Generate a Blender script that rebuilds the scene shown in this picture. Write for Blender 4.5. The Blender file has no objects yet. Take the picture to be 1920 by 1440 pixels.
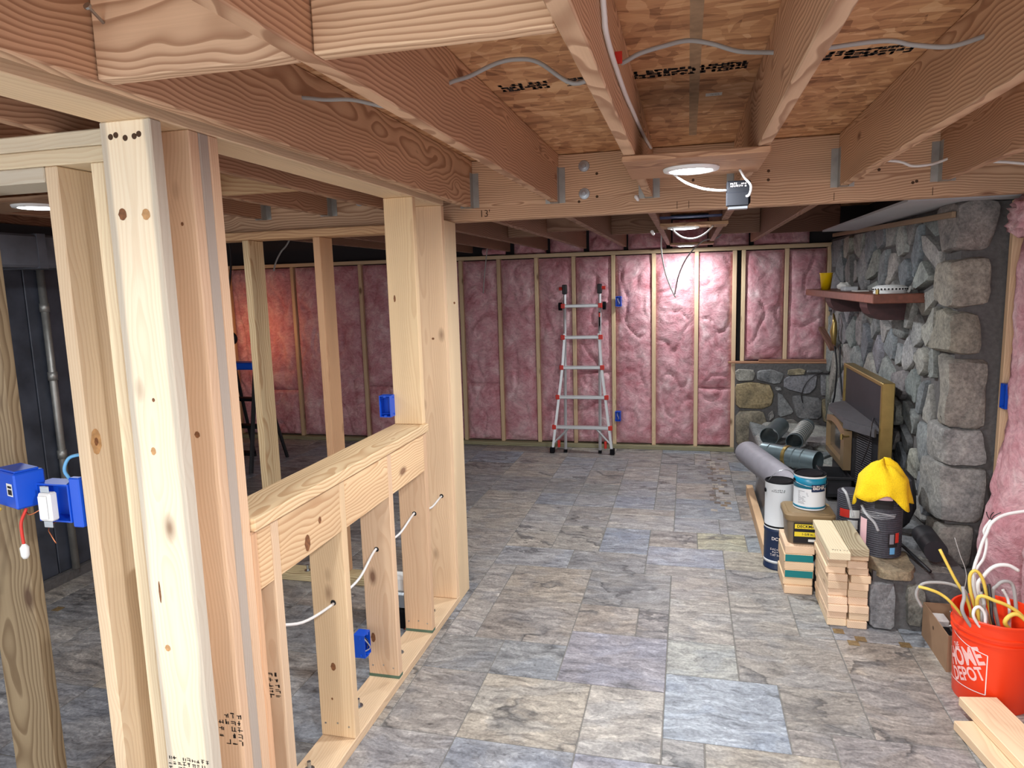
import bpy, math, random
from mathutils import Vector, Matrix, noise
random.seed(11)
sc = bpy.context.scene
col = sc.collection

# ------------------------------------------------------------------ camera
F_PX = 1308.08
RM = ((0.96981702, 0.24216621, -0.02846868),
      (0.00680208, -0.1435783, -0.98961558),
      (-0.24373894, 0.95955239, -0.14089191))
CAM = Vector((0.0, 0.0, 1.70))
cd = bpy.data.cameras.new('camera'); cam = bpy.data.objects.new('camera', cd); col.objects.link(cam)
cd.sensor_width = 36.0; cd.lens = 36.0 * F_PX / 1920.0; cd.clip_start = 0.02; cd.clip_end = 60
cam.matrix_world = Matrix(((RM[0][0], -RM[1][0], -RM[2][0], CAM.x),
                           (RM[0][1], -RM[1][1], -RM[2][1], CAM.y),
                           (RM[0][2], -RM[1][2], -RM[2][2], CAM.z), (0, 0, 0, 1)))
sc.camera = cam
# ------------------------------------------------------------------ world, exposure
W = bpy.data.worlds.new('World'); sc.world = W; W.use_nodes = True
W.node_tree.nodes['Background'].inputs[0].default_value = (0.95, 0.97, 1.0, 1)
W.node_tree.nodes['Background'].inputs[1].default_value = 1.25
vs = sc.view_settings
vs.view_transform = 'Standard'; vs.look = 'None'; vs.gamma = 1.0; vs.use_curve_mapping = False
vs.exposure = 0.55
LAMP_W = 22.0       # each ceiling disc light

# ------------------------------------------------------------------ pixel helpers (1920x1440)
def ray(px, py):
    c = (px - 960.0, py - 720.0, F_PX)
    return Vector([RM[0][i]*c[0] + RM[1][i]*c[1] + RM[2][i]*c[2] for i in range(3)])
def onx(px, py, X):
    d = ray(px, py); return CAM + d * ((X - CAM.x) / d.x)
def ony(px, py, Y):
    d = ray(px, py); return CAM + d * ((Y - CAM.y) / d.y)
def onz(px, py, Z):
    d = ray(px, py); return CAM + d * ((Z - CAM.z) / d.z)

# ------------------------------------------------------------------ materials
def lin(c):
    return tuple(((v/255.0)/12.92 if v/255.0 <= 0.04045 else ((v/255.0+0.055)/1.055)**2.4) for v in c)
def L4(c): return (*lin(c), 1.0)
MATS = {}
def newmat(name):
    m = bpy.data.materials.new(name); m.use_nodes = True
    nt = m.node_tree; b = nt.nodes['Principled BSDF']; MATS[name] = m
    return m, nt, b
def flat(name, c, rough=0.5, metal=0.0, bump=0.0, bscale=60.0, spec=None, var=0.0):
    m, nt, b = newmat(name)
    b.inputs['Base Color'].default_value = L4(c); b.inputs['Roughness'].default_value = rough
    b.inputs['Metallic'].default_value = metal
    if spec is not None: b.inputs['Specular IOR Level'].default_value = spec
    if bump or var:
        tc = nt.nodes.new('ShaderNodeTexCoord'); n = nt.nodes.new('ShaderNodeTexNoise')
        n.inputs['Scale'].default_value = bscale; n.inputs['Detail'].default_value = 4
        nt.links.new(tc.outputs['Object'], n.inputs['Vector'])
        if bump:
            bp = nt.nodes.new('ShaderNodeBump'); bp.inputs['Strength'].default_value = bump; bp.inputs['Distance'].default_value = 0.01
            nt.links.new(n.outputs['Fac'], bp.inputs['Height']); nt.links.new(bp.outputs['Normal'], b.inputs['Normal'])
        if var:
            r = nt.nodes.new('ShaderNodeValToRGB'); l = lin(c)
            r.color_ramp.elements[0].position = .3; r.color_ramp.elements[1].position = .7
            r.color_ramp.elements[0].color = (*[v*(1-var) for v in l], 1); r.color_ramp.elements[1].color = (*[min(1, v*(1+var)) for v in l], 1)
            nt.links.new(n.outputs['Fac'], r.inputs['Fac']); nt.links.new(r.outputs['Color'], b.inputs['Base Color'])
    return m
class NB:
    """tiny node builder"""
    def __init__(s, nt): s.nt = nt
    def n(s, t, ins=None, **kw):
        nd = s.nt.nodes.new('ShaderNode' + t)
        for k, v in kw.items(): setattr(nd, k, v)
        for k, v in (ins or {}).items():
            if isinstance(v, bpy.types.NodeSocket): s.nt.links.new(v, nd.inputs[k])
            else: nd.inputs[k].default_value = v
        return nd
    def math(s, op, a, b=0.0, c=None):
        nd = s.nt.nodes.new('ShaderNodeMath'); nd.operation = op
        for i, v in enumerate([a, b] + ([c] if c is not None else [])):
            if isinstance(v, bpy.types.NodeSocket): s.nt.links.new(v, nd.inputs[i])
            else: nd.inputs[i].default_value = v
        return nd.outputs[0]
    def vmath(s, op, a, b):
        nd = s.nt.nodes.new('ShaderNodeVectorMath'); nd.operation = op
        for i, v in enumerate([a, b]):
            if isinstance(v, bpy.types.NodeSocket): s.nt.links.new(v, nd.inputs[i])
            else: nd.inputs[i].default_value = v
        return nd.outputs[0]
    def ramp(s, fac, stops, interp='LINEAR'):
        nd = s.nt.nodes.new('ShaderNodeValToRGB'); cr = nd.color_ramp; cr.interpolation = interp
        while len(cr.elements) < len(stops): cr.elements.new(0.5)
        for e, (p, c) in zip(cr.elements, stops):
            e.position = p; e.color = c if len(c) == 4 else (*c, 1)
        s.nt.links.new(fac, nd.inputs['Fac']); return nd.outputs['Color']
    def mix(s, fac, a, b, mode='MIX'):
        nd = s.nt.nodes.new('ShaderNodeMix'); nd.data_type = 'RGBA'; nd.blend_type = mode
        for i, v in ((0, fac), (6, a), (7, b)):
            if isinstance(v, bpy.types.NodeSocket): s.nt.links.new(v, nd.inputs[i])
            else: nd.inputs[i].default_value = v
        return nd.outputs[2]

def wood_material(name, ring_scale=55, contrast=0.55, dark=(0.62, 0.42, 0.24), wobble=0.035, knots=True, rough=0.62, stain=0.0, bump=0.15, sat=.78, val=1.05):
    m, nt, b = newmat(name); N = NB(nt)
    tc = N.n('TexCoord'); oi = N.n('ObjectInfo')
    rnd = oi.outputs['Random']
    off = N.n('CombineXYZ', {'X': N.math('MULTIPLY', rnd, 13.7), 'Y': N.math('MULTIPLY', rnd, 7.3), 'Z': N.math('MULTIPLY', rnd, 29.1)}).outputs[0]
    base = tc.outputs['Object']
    p = N.vmath('ADD', base, off)
    ns = N.n('TexNoise', {'Vector': N.vmath('MULTIPLY', p, (2.2, 2.2, 1.3)), 'Scale': 1.0, 'Detail': 3.0, 'Roughness': .5})
    dist = N.vmath('MULTIPLY', N.vmath('SUBTRACT', ns.outputs['Color'], (.5, .5, .5)), (wobble*2.6, wobble*2.6, 0))
    cen = N.n('CombineXYZ', {'X': N.math('MULTIPLY', N.math('SUBTRACT', rnd, .5), .16), 'Y': N.math('ADD', .05, N.math('MULTIPLY', N.math('FRACT', N.math('MULTIPLY', rnd, 17.3)), .07)), 'Z': 0.0}).outputs[0]
    q = N.vmath('ADD', N.vmath('ADD', base, cen), dist)
    # knots push the rings apart
    vk = N.n('TexVoronoi', {'Vector': N.vmath('MULTIPLY', p, (7.0, 7.0, 3.3)), 'Scale': 1.0, 'Randomness': 1.0})
    kd = vk.outputs['Distance']
    bulge = N.math('MULTIPLY', N.math('POWER', N.math('SUBTRACT', 1.0, N.math('MINIMUM', N.math('MULTIPLY', kd, 2.2), 1.0)), 2.0), .022)
    sep = N.n('SeparateXYZ', {'Vector': q})
    r = N.math('SQRT', N.math('ADD', N.math('MULTIPLY', sep.outputs['X'], sep.outputs['X']), N.math('MULTIPLY', sep.outputs['Y'], sep.outputs['Y'])))
    r = N.math('ADD', r, bulge)
    saw = N.math('FRACT', N.math('MULTIPLY', r, float(ring_scale)*2.2))
    ring = N.ramp(saw, [(0.0, (.05, .05, .05)), (.42, (.28, .28, .28)), (.80, (1, 1, 1)), (.93, (.9, .9, .9)), (1.0, (.05, .05, .05))])
    c0 = oi.outputs['Color']
    dk = N.mix(1.0, c0, (*dark, 1), 'MULTIPLY')
    fine = N.n('TexNoise', {'Vector': N.vmath('MULTIPLY', p, (260, 260, 6)), 'Scale': 1.0, 'Detail': 2.0})
    ringf = N.math('MULTIPLY', ring, contrast)
    c1 = N.mix(ringf, c0, dk)
    c1 = N.mix(N.math('MULTIPLY', fine.outputs['Fac'], .30), c1, dk)
    big = N.n('TexNoise', {'Vector': N.vmath('MULTIPLY', p, (6, 6, .9)), 'Scale': 1.0, 'Detail': 2.0})
    c1 = N.mix(1.0, c1, N.ramp(big.outputs['Fac'], [(.3, (.84, .82, .80)), (.7, (1.08, 1.06, 1.02))]), 'MULTIPLY')
    if knots:
        sel = N.n('SeparateXYZ', {'Vector': vk.outputs['Color']}).outputs['X']
        on = N.math('GREATER_THAN', sel, .45)
        kk = N.ramp(kd, [(0.0, (1, 1, 1)), (.075, (1, 1, 1)), (.105, (.55, .55, .55)), (.17, (0, 0, 0))])
        c1 = N.mix(N.math('MULTIPLY', kk, N.math('MULTIPLY', on, .9)), c1, N.mix(1.0, c0, (.24, .13, .07, 1), 'MULTIPLY'))
    if stain:
        st = N.n('TexNoise', {'Vector': N.vmath('MULTIPLY', p, (5, 5, 1.6)), 'Scale': 1.0, 'Detail': 4.0})
        ax = N.math('ABSOLUTE', N.n('SeparateXYZ', {'Vector': base}).outputs['X'])
        sm = N.ramp(N.math('ADD', ax, N.math('MULTIPLY', N.math('SUBTRACT', st.outputs['Fac'], .5), .04)), [(.050, (0, 0, 0)), (.058, (1, 1, 1))])
        c1 = N.mix(N.math('MULTIPLY', sm, stain), c1, L4((150, 146, 140)))
    c1 = N.n('HueSaturation', {'Saturation': sat, 'Value': val, 'Color': c1}).outputs['Color']
    nt.links.new(c1, b.inputs['Base Color'])
    b.inputs['Roughness'].default_value = rough
    b.inputs['Specular IOR Level'].default_value = .3
    bp = N.n('Bump', {'Strength': bump, 'Distance': .002, 'Height': ring}); nt.links.new(bp.outputs['Normal'], b.inputs['Normal'])
    return m
wood_material('pine', contrast=.45, dark=(.76, .60, .44))
wood_material('pine_stained', contrast=.32, dark=(.74, .58, .40), stain=.55)
wood_material('fir', contrast=.95, dark=(.50, .37, .27), ring_scale=42, wobble=.06, sat=.82)
wood_material('treated', contrast=.85, dark=(.45, .36, .24), ring_scale=42, wobble=.05)
wood_material('bold_pine', contrast=.85, dark=(.66, .46, .25), ring_scale=34, wobble=.07)

def osb_material():
    m, nt, b = newmat('strand_board'); N = NB(nt); tc = N.n('TexCoord')
    p = tc.outputs['Object']
    ns = N.n('TexNoise', {'Vector': p, 'Scale': 6.0, 'Detail': 2.0})
    q = N.vmath('ADD', p, N.vmath('MULTIPLY', N.vmath('SUBTRACT', ns.outputs['Color'], (.5, .5, .5)), (.09, .06, 0)))
    v = N.n('TexVoronoi', {'Vector': N.vmath('MULTIPLY', q, (8, 34, 1)), 'Scale': 1.0})
    v2 = N.n('TexVoronoi', {'Vector': N.vmath('MULTIPLY', N.vmath('ADD', q, (3.1, 1.7, 0)), (24, 13, 1)), 'Scale': 1.0})
    a = N.n('SeparateXYZ', {'Vector': v.outputs['Color']}).outputs['X']; c = N.n('SeparateXYZ', {'Vector': v2.outputs['Color']}).outputs['Y']
    f = N.math('ADD', N.math('MULTIPLY', a, .55), N.math('MULTIPLY', c, .45))
    fine = N.n('TexNoise', {'Vector': N.vmath('MULTIPLY', q, (20, 190, 1)), 'Scale': 1.0, 'Detail': 3.0})
    f = N.math('ADD', N.math('MULTIPLY', f, .7), N.math('MULTIPLY', fine.outputs['Fac'], .35))
    cc = N.ramp(f, [(.15, L4((128, 84, 54))), (.42, L4((188, 136, 94))), (.68, L4((214, 164, 118))), (.95, L4((236, 198, 154)))])
    nt.links.new(cc, b.inputs['Base Color']); b.inputs['Roughness'].default_value = .7
    bp = N.n('Bump', {'Strength': .4, 'Distance': .003, 'Height': f}); nt.links.new(bp.outputs['Normal'], b.inputs['Normal'])
osb_material()

def slate_material():
    m, nt, b = newmat('slate_tile'); N = NB(nt); tc = N.n('TexCoord'); oi = N.n('ObjectInfo')
    rnd = oi.outputs['Random']
    off = N.n('CombineXYZ', {'X': N.math('MULTIPLY', rnd, 31.7), 'Y': N.math('MULTIPLY', rnd, 57.3), 'Z': N.math('MULTIPLY', rnd, 9.1)}).outputs[0]
    p = N.vmath('ADD', tc.outputs['Object'], off)
    w = N.n('TexNoise', {'Vector': N.vmath('MULTIPLY', p, (2.6, 4.0, 1)), 'Scale': 1.0, 'Detail': 5.0, 'Roughness': .55})
    q = N.vmath('ADD', p, N.vmath('MULTIPLY', N.vmath('SUBTRACT', w.outputs['Color'], (.5, .5, .5)), (.28, .22, 0)))
    streak = N.n('TexNoise', {'Vector': N.vmath('MULTIPLY', q, (7, 30, 1)), 'Scale': 1.0, 'Detail': 6.0, 'Roughness': .65})
    patch = N.n('TexNoise', {'Vector': N.vmath('MULTIPLY', q, (4.2, 5.5, 1)), 'Scale': 1.0, 'Detail': 2.0})
    c0 = oi.outputs['Color']
    c1 = N.mix(1.0, c0, N.ramp(streak.outputs['Fac'], [(.28, (.42, .42, .43)), (.43, (.80, .79, .79)), (.56, (1.10, 1.09, 1.07)), (.70, (1.5, 1.48, 1.44))]), 'MULTIPLY')
    tan = N.ramp(patch.outputs['Fac'], [(.44, (0, 0, 0)), (.52, (1, 1, 1))])
    c1 = N.mix(N.math('MULTIPLY', tan, .5), c1, N.mix(1.0, c1, (1.09, 1.02, .92, 1), 'MULTIPLY'))
    edge = N.math('ABSOLUTE', N.math('SUBTRACT', w.outputs['Fac'], .5))
    vein = N.ramp(edge, [(0.0, (1, 1, 1)), (.006, (.85, .85, .85)), (.02, (0, 0, 0))])
    big = N.n('TexNoise', {'Vector': N.vmath('MULTIPLY', p, (1.7, 2.1, 1)), 'Scale': 1.0, 'Detail': 1.0})
    vsel = N.ramp(big.outputs['Fac'], [(.56, (0, 0, 0)), (.60, (1, 1, 1))])
    c1 = N.mix(N.math('MULTIPLY', N.math('MULTIPLY', vein, vsel), .75), c1, L4((66, 66, 68)))
    shade = N.ramp(N.math('MULTIPLY', w.outputs['Fac'], 1.0), [(.505, (0, 0, 0)), (.512, (1, 1, 1)), (.57, (0, 0, 0))])
    c1 = N.mix(N.math('MULTIPLY', N.math('MULTIPLY', shade, vsel), .6), c1, L4((92, 94, 98)))
    speck = N.n('TexNoise', {'Vector': N.vmath('MULTIPLY', p, (90, 90, 1)), 'Scale': 1.0, 'Detail': 3.0})
    c1 = N.mix(1.0, c1, N.ramp(speck.outputs['Fac'], [(.35, (.8, .8, .8)), (.6, (1.06, 1.06, 1.06))]), 'MULTIPLY')
    w2 = N.n('TexNoise', {'Vector': N.vmath('MULTIPLY', q, (16, 40, 1)), 'Scale': 1.0, 'Detail': 5.0, 'Roughness': .7, 'Distortion': 1.4})
    c1 = N.mix(1.0, c1, N.ramp(w2.outputs['Fac'], [(.30, (.50, .50, .51)), (.45, (.94, .94, .94)), (.58, (1.06, 1.06, 1.06)), (.72, (1.6, 1.59, 1.56))]), 'MULTIPLY')
    nt.links.new(c1, b.inputs['Base Color']); b.inputs['Roughness'].default_value = .42
    b.inputs['Specular IOR Level'].default_value = .35
    bp = N.n('Bump', {'Strength': .12, 'Distance': .002, 'Height': streak.outputs['Fac']}); nt.links.new(bp.outputs['Normal'], b.inputs['Normal'])
slate_material()

def stone_material():
    m, nt, b = newmat('fieldstone'); N = NB(nt); tc = N.n('TexCoord'); oi = N.n('ObjectInfo')
    rnd = oi.outputs['Random']
    off = N.n('CombineXYZ', {'X': N.math('MULTIPLY', rnd, 31.7), 'Y': N.math('MULTIPLY', rnd, 57.3), 'Z': 0.0}).outputs[0]
    p = N.vmath('ADD', tc.outputs['Object'], off)
    n1 = N.n('TexNoise', {'Vector': p, 'Scale': 9.0, 'Detail': 8.0, 'Roughness': .68})
    n2 = N.n('TexNoise', {'Vector': p, 'Scale': 55.0, 'Detail': 5.0, 'Roughness': .7})
    c = N.mix(1.0, oi.outputs['Color'], N.ramp(n1.outputs['Fac'], [(.32, (.55, .56, .58)), (.5, (.95, .95, .95)), (.68, (1.25, 1.24, 1.2))]), 'MULTIPLY')
    c = N.mix(1.0, c, N.ramp(n2.outputs['Fac'], [(.36, (.66, .66, .66)), (.55, (1.05, 1.05, 1.05)), (.72, (1.35, 1.35, 1.35))]), 'MULTIPLY')
    nt.links.new(c, b.inputs['Base Color']); b.inputs['Roughness'].default_value = .8
    h = N.math('ADD', N.math('MULTIPLY', n1.outputs['Fac'], .8), N.math('MULTIPLY', n2.outputs['Fac'], .35))
    bp = N.n('Bump', {'Strength': .75, 'Distance': .018, 'Height': h}); nt.links.new(bp.outputs['Normal'], b.inputs['Normal'])
stone_material()

def wool_material():
    m, nt, b = newmat('pink_wool'); N = NB(nt); tc = N.n('TexCoord'); oi = N.n('ObjectInfo')
    p = tc.outputs['Object']
    w = N.n('TexNoise', {'Vector': p, 'Scale': 3.0, 'Detail': 4.0})
    q = N.vmath('ADD', p, N.vmath('MULTIPLY', w.outputs['Color'], (.3, .3, .3)))
    n1 = N.n('TexNoise', {'Vector': q, 'Scale': 6.0, 'Detail': 7.0, 'Roughness': .65})
    n2 = N.n('TexNoise', {'Vector': N.vmath('MULTIPLY', q, (1, 1, 1.6)), 'Scale': 34.0, 'Detail': 6.0, 'Roughness': .7})
    c = N.ramp(n1.outputs['Fac'], [(.3, L4((184, 118, 127))), (.45, L4((204, 150, 158))), (.58, L4((216, 172, 178))), (.74, L4((232, 206, 208)))])
    c = N.mix(1.0, c, N.ramp(n2.outputs['Fac'], [(.3, (.72, .68, .69)), (.55, (1.0, 1.0, 1.0)), (.75, (1.12, 1.14, 1.14))]), 'MULTIPLY')
    c = N.mix(1.0, c, oi.outputs['Color'], 'MULTIPLY')
    nt.links.new(c, b.inputs['Base Color']); b.inputs['Roughness'].default_value = .95
    b.inputs['Specular IOR Level'].default_value = .1
    h = N.math('ADD', N.math('MULTIPLY', n1.outputs['Fac'], .6), N.math('MULTIPLY', n2.outputs['Fac'], .5))
    bp = N.n('Bump', {'Strength': .8, 'Distance': .02, 'Height': h}); nt.links.new(bp.outputs['Normal'], b.inputs['Normal'])
wool_material()

flat('grout', (118, 116, 112), .8, var=.15, bscale=40)
flat('mortar', (92, 90, 90), .9, bump=.5, bscale=45, var=.18)
flat('backing', (44, 42, 46), .9)
flat('steel', (176, 182, 188), .35, 1.0, bump=.08, bscale=30)
flat('galvanised', (168, 168, 164), .45, .7, bump=.06, bscale=25, var=.12)
flat('pipe_steel', (122, 138, 144), .38, .75, var=.18, bscale=8)
flat('aluminium', (206, 209, 212), .38, .45)
flat('red_plastic', (196, 42, 30), .45)
flat('black_plastic', (15, 16, 20), .6, spec=.12)
flat('black_metal', (30, 31, 35), .5, .2, var=.2, bscale=20)
flat('black_panel', (34, 34, 40), .55, var=.15, bscale=6)
flat('stove_top', (78, 76, 80), .6, .1, var=.12, bscale=25)
flat('brass', (172, 148, 92), .36, .85, var=.12, bscale=15)
flat('dull_gold', (150, 128, 98), .4, .7)
flat('dark_glass', (60, 56, 54), .12, spec=.6)
flat('blue_plastic', (16, 82, 206), .38)
flat('white_plastic', (232, 234, 234), .4)
flat('white_paper', (226, 226, 222), .8)
flat('white_board', (178, 180, 184), .85, var=.06, bscale=3)
flat('grey_cable', (160, 158, 156), .5)
flat('white_cable', (228, 228, 226), .45)
flat('yellow_cable', (226, 196, 84), .5)
flat('black_cable', (40, 36, 40), .5)
flat('copper', (190, 120, 84), .35, .9)
flat('print_black', (26, 24, 26), .8)
flat('print_brown', (74, 52, 34), .85)
flat('print_white', (232, 222, 220), .6)
flat('print_pink', (238, 190, 186), .6)
flat('bucket_orange', (238, 62, 22), .38)
flat('cardboard', (146, 116, 90), .85, var=.07, bscale=12)
flat('teal_paint', (0, 118, 122), .5)
flat('can_blue', (14, 120, 152), .35)
flat('can_navy', (20, 40, 74), .4)
flat('can_label', (214, 218, 222), .45)
flat('tub_lid', (134, 112, 80), .5)
flat('tub_body', (120, 104, 84), .45)
flat('label_yellow', (232, 206, 50), .55)
flat('label_red', (206, 52, 40), .55)
flat('label_pink', (226, 186, 192), .6)
flat('label_blue', (104, 168, 214), .5)
flat('mesh_black', (62, 62, 70), .5, var=.3, bscale=120)
flat('yellow_cloth', (244, 206, 18), .9, bump=.4, bscale=160, var=.08)
flat('cup_yellow', (226, 184, 6), .3)
flat('mantel_red', (116, 66, 50), .42, bump=.1, bscale=30, var=.25)
flat('mantel_dark', (58, 26, 27), .5, var=.2, bscale=30)
flat('roll_grey', (132, 130, 138), .6, bump=.12, bscale=14, var=.1)
flat('sheet_grey', (122, 126, 130), .5, var=.08, bscale=6)
flat('black_roll', (28, 28, 34), .55)
flat('panel_blue_black', (62, 67, 78), .45, var=.4, bscale=7)
flat('duct_dark', (80, 82, 90), .6, var=.25, bscale=9)
flat('rust_wood', (96, 58, 40), .8, var=.2, bscale=20)
flat('blue_tarp', (24, 50, 96), .6)
flat('tile_gold', (124, 104, 72), .4, var=.35, bscale=60)
flat('seam_tape', (168, 138, 108), .8, var=.2, bscale=25)
flat('green_stain', (86, 110, 92), .8)
m, nt, b = newmat('lamp_lens')
b.inputs['Base Color'].default_value = (1, 1, 1, 1); b.inputs['Emission Color'].default_value = (.92, .97, 1, 1); b.inputs['Emission Strength'].default_value = 22.0
m, nt, b = newmat('clear_film')
b.inputs['Base Color'].default_value = (.9, .92, .95, 1); b.inputs['Roughness'].default_value = .12; b.inputs['Alpha'].default_value = .32
m, nt, b = newmat('amber_lens')
b.inputs['Base Color'].default_value = (1, .7, .4, 1); b.inputs['Emission Color'].default_value = (1, .45, .18, 1); b.inputs['Emission Strength'].default_value = 6.0

# ------------------------------------------------------------------ mesh + object helpers
class MB:
    def __init__(s): s.v = []; s.f = []
    def add(s, vs, fs):
        o = len(s.v); s.v += [tuple(v) for v in vs]; s.f += [tuple(i + o for i in f) for f in fs]; return s
    def box(s, x0, x1, y0, y1, z0, z1):
        return s.add([(x0,y0,z0),(x1,y0,z0),(x1,y1,z0),(x0,y1,z0),(x0,y0,z1),(x1,y0,z1),(x1,y1,z1),(x0,y1,z1)],
                     [(0,3,2,1),(4,5,6,7),(0,1,5,4),(1,2,6,5),(2,3,7,6),(3,0,4,7)])
    def cbox(s, x0, x1, y0, y1, z0, z1, c=.003):
        """box with all edges chamfered"""
        xs=(x0,x1); ys=(y0,y1); zs=(z0,z1); vs=[]; idx={}
        for i in (0,1):
            for j in (0,1):
                for k in (0,1):
                    sx=c*(1-2*i); sy=c*(1-2*j); sz=c*(1-2*k)
                    for a,(dx,dy,dz) in enumerate(((0,sy,sz),(sx,0,sz),(sx,sy,0))):
                        idx[i,j,k,a]=len(vs); vs.append((xs[i]+dx,ys[j]+dy,zs[k]+dz))
        fs=[]
        def quad(l): fs.append(tuple(idx[t] for t in l))
        for i in (0,1): quad([(i,0,0,0),(i,1,0,0),(i,1,1,0),(i,0,1,0)][::(1 if i else -1)])
        for j in (0,1): quad([(0,j,0,1),(1,j,0,1),(1,j,1,1),(0,j,1,1)][::(-1 if j else 1)])
        for k in (0,1): quad([(0,0,k,2),(1,0,k,2),(1,1,k,2),(0,1,k,2)][::(1 if k else -1)])
        for i in (0,1):
            for j in (0,1): quad([(i,j,0,0),(i,j,1,0),(i,j,1,1),(i,j,0,1)])
            for k in (0,1): quad([(i,0,k,0),(i,1,k,0),(i,1,k,2),(i,0,k,2)])
        for j in (0,1):
            for k in (0,1): quad([(0,j,k,1),(1,j,k,1),(1,j,k,2),(0,j,k,2)])
        for i in (0,1):
            for j in (0,1):
                for k in (0,1): quad([(i,j,k,0),(i,j,k,1),(i,j,k,2)])
        return s.add(vs, fs)
    def tube(s, pts, r, n=8, caps=True, rr=None):
        pts=[Vector(p) for p in pts]; rings=[]; up=Vector((0,0,1)); prev=None
        for i,p in enumerate(pts):
            t=(pts[min(i+1,len(pts)-1)]-pts[max(i-1,0)]).normalized()
            a=t.cross(up) if prev is None else (prev-t*prev.dot(t))
            if a.length<1e-4: a=t.cross(Vector((1,0,0)))
            a.normalize(); prev=a; bb=t.cross(a)
            q=rr[i] if rr else r
            rings.append([p+a*(q*math.cos(2*math.pi*k/n))+bb*(q*math.sin(2*math.pi*k/n)) for k in range(n)])
        vs=[v for rg in rings for v in rg]; fs=[]
        for i in range(len(rings)-1):
            for k in range(n):
                k2=(k+1)%n; fs.append((i*n+k,(i+1)*n+k,(i+1)*n+k2,i*n+k2))
        if caps: fs.append(tuple(range(n))); fs.append(tuple((len(rings)-1)*n+k for k in range(n-1,-1,-1)))
        return s.add(vs,fs)
    def lathe(s, prof, cx=0, cy=0, n=32, M=None, cap=False):
        vs=[]; fs=[]
        for r,z in prof:
            for k in range(n):
                a=2*math.pi*k/n; v=Vector((cx+r*math.cos(a),cy+r*math.sin(a),z)); vs.append(M@v if M else v)
        for i in range(len(prof)-1):
            for k in range(n):
                k2=(k+1)%n; fs.append((i*n+k,i*n+k2,(i+1)*n+k2,(i+1)*n+k))
        if cap:
            fs.append(tuple(range(n-1,-1,-1))); fs.append(tuple((len(prof)-1)*n+k for k in range(n)))
        return s.add(vs,fs)
    def prism(s, poly, z0, z1, M=None):
        n=len(poly); vs=[Vector((x,y,z0)) for x,y in poly]+[Vector((x,y,z1)) for x,y in poly]
        if M: vs=[M@v for v in vs]
        return s.add(vs,[tuple(range(n-1,-1,-1)),tuple(range(n,2*n))]+[(i,(i+1)%n,n+(i+1)%n,n+i) for i in range(n)])
    def mesh(s, name, smooth=False):
        import bmesh
        me=bpy.data.meshes.new(name); me.from_pydata(s.v,[],s.f)
        bm=bmesh.new(); bm.from_mesh(me); bmesh.ops.recalc_face_normals(bm,faces=bm.faces); bm.to_mesh(me); bm.free()
        if smooth: me.shade_smooth()
        me.update(); return me

def tag(o, label=None, cat=None, group=None, kind=None):
    if label: o['label']=label
    if cat: o['category']=cat
    if group: o['group']=group
    if kind: o['kind']=kind
    return o
def setparent(o, parent):
    if parent is not None:
        o.parent=parent; o.matrix_parent_inverse=WM(parent).inverted()
def WM(o):
    m=o.matrix_basis.copy()
    if o.parent is not None: m=WM(o.parent)@o.matrix_parent_inverse@m
    return m
def link(me, name, mat, parent=None, loc=None, color=None, rot=None):
    o=bpy.data.objects.new(name,me); col.objects.link(o)
    if mat and not me.materials: me.materials.append(MATS[mat])
    if loc is not None: o.location=loc
    if rot is not None: o.rotation_euler=rot
    if color is not None: o.color=L4(color)
    setparent(o,parent); return o
def centred(mb):
    """recentre a builder on its bounds; returns offset"""
    c=[(min(v[i] for v in mb.v)+max(v[i] for v in mb.v))/2 for i in range(3)]
    mb.v=[tuple(v[i]-c[i] for i in range(3)) for v in mb.v]; return Vector(c)
def build(mb, name, mat, parent=None, smooth=False, color=None, centre=True, sharp=None):
    loc=centred(mb) if centre else None
    me=mb.mesh(name,smooth)
    if sharp:
        me.shade_smooth(); me.set_sharp_from_angle(angle=math.radians(sharp))
    return link(me,name,mat,parent,loc,color)
def empty(name, loc, label=None, cat=None, group=None, kind=None):
    o=bpy.data.objects.new(name,None); col.objects.link(o); o.location=loc; o.empty_display_size=.1
    return tag(o,label,cat,group,kind)
def jit(c, a=8):
    d=random.uniform(-a,a); return tuple(max(0,min(255,v+d+random.uniform(-a,a)*.3)) for v in c)
ROT={'z':(0,0,0),'y':(-math.pi/2,0,0),'x':(0,math.pi/2,0)}
def lum(name, x0,x1,y0,y1,z0,z1, axis, color, parent=None, mat='pine', c=.003):
    """a sawn board; its mesh has local Z along the length so that the grain follows the board"""
    dx,dy,dz=x1-x0,y1-y0,z1-z0
    if axis=='z': a,bb,l=dx,dy,dz
    elif axis=='y': a,bb,l=dx,dz,dy
    else: a,bb,l=dz,dy,dx
    mb=MB().cbox(-a/2,a/2,-bb/2,bb/2,-l/2,l/2,c)
    return link(mb.mesh(name),name,mat,parent,((x0+x1)/2,(y0+y1)/2,(z0+z1)/2),color,ROT[axis])
def lumdir(name, p0, p1, w, h, color, parent=None, mat='pine', up=(0,0,1), c=.003):
    """board between two points; w across, h along `up`"""
    p0=Vector(p0); p1=Vector(p1); d=(p1-p0); l=d.length; z=d.normalized(); y=Vector(up); y=(y-z*y.dot(z)).normalized(); x=y.cross(z)
    mb=MB().cbox(-w/2,w/2,-h/2,h/2,-l/2,l/2,c)
    o=link(mb.mesh(name),name,mat,None,None,color)
    M=Matrix((x,y,z)).transposed().to_4x4(); M.translation=(p0+p1)/2; o.matrix_basis=M
    setparent(o,parent); return o
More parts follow.
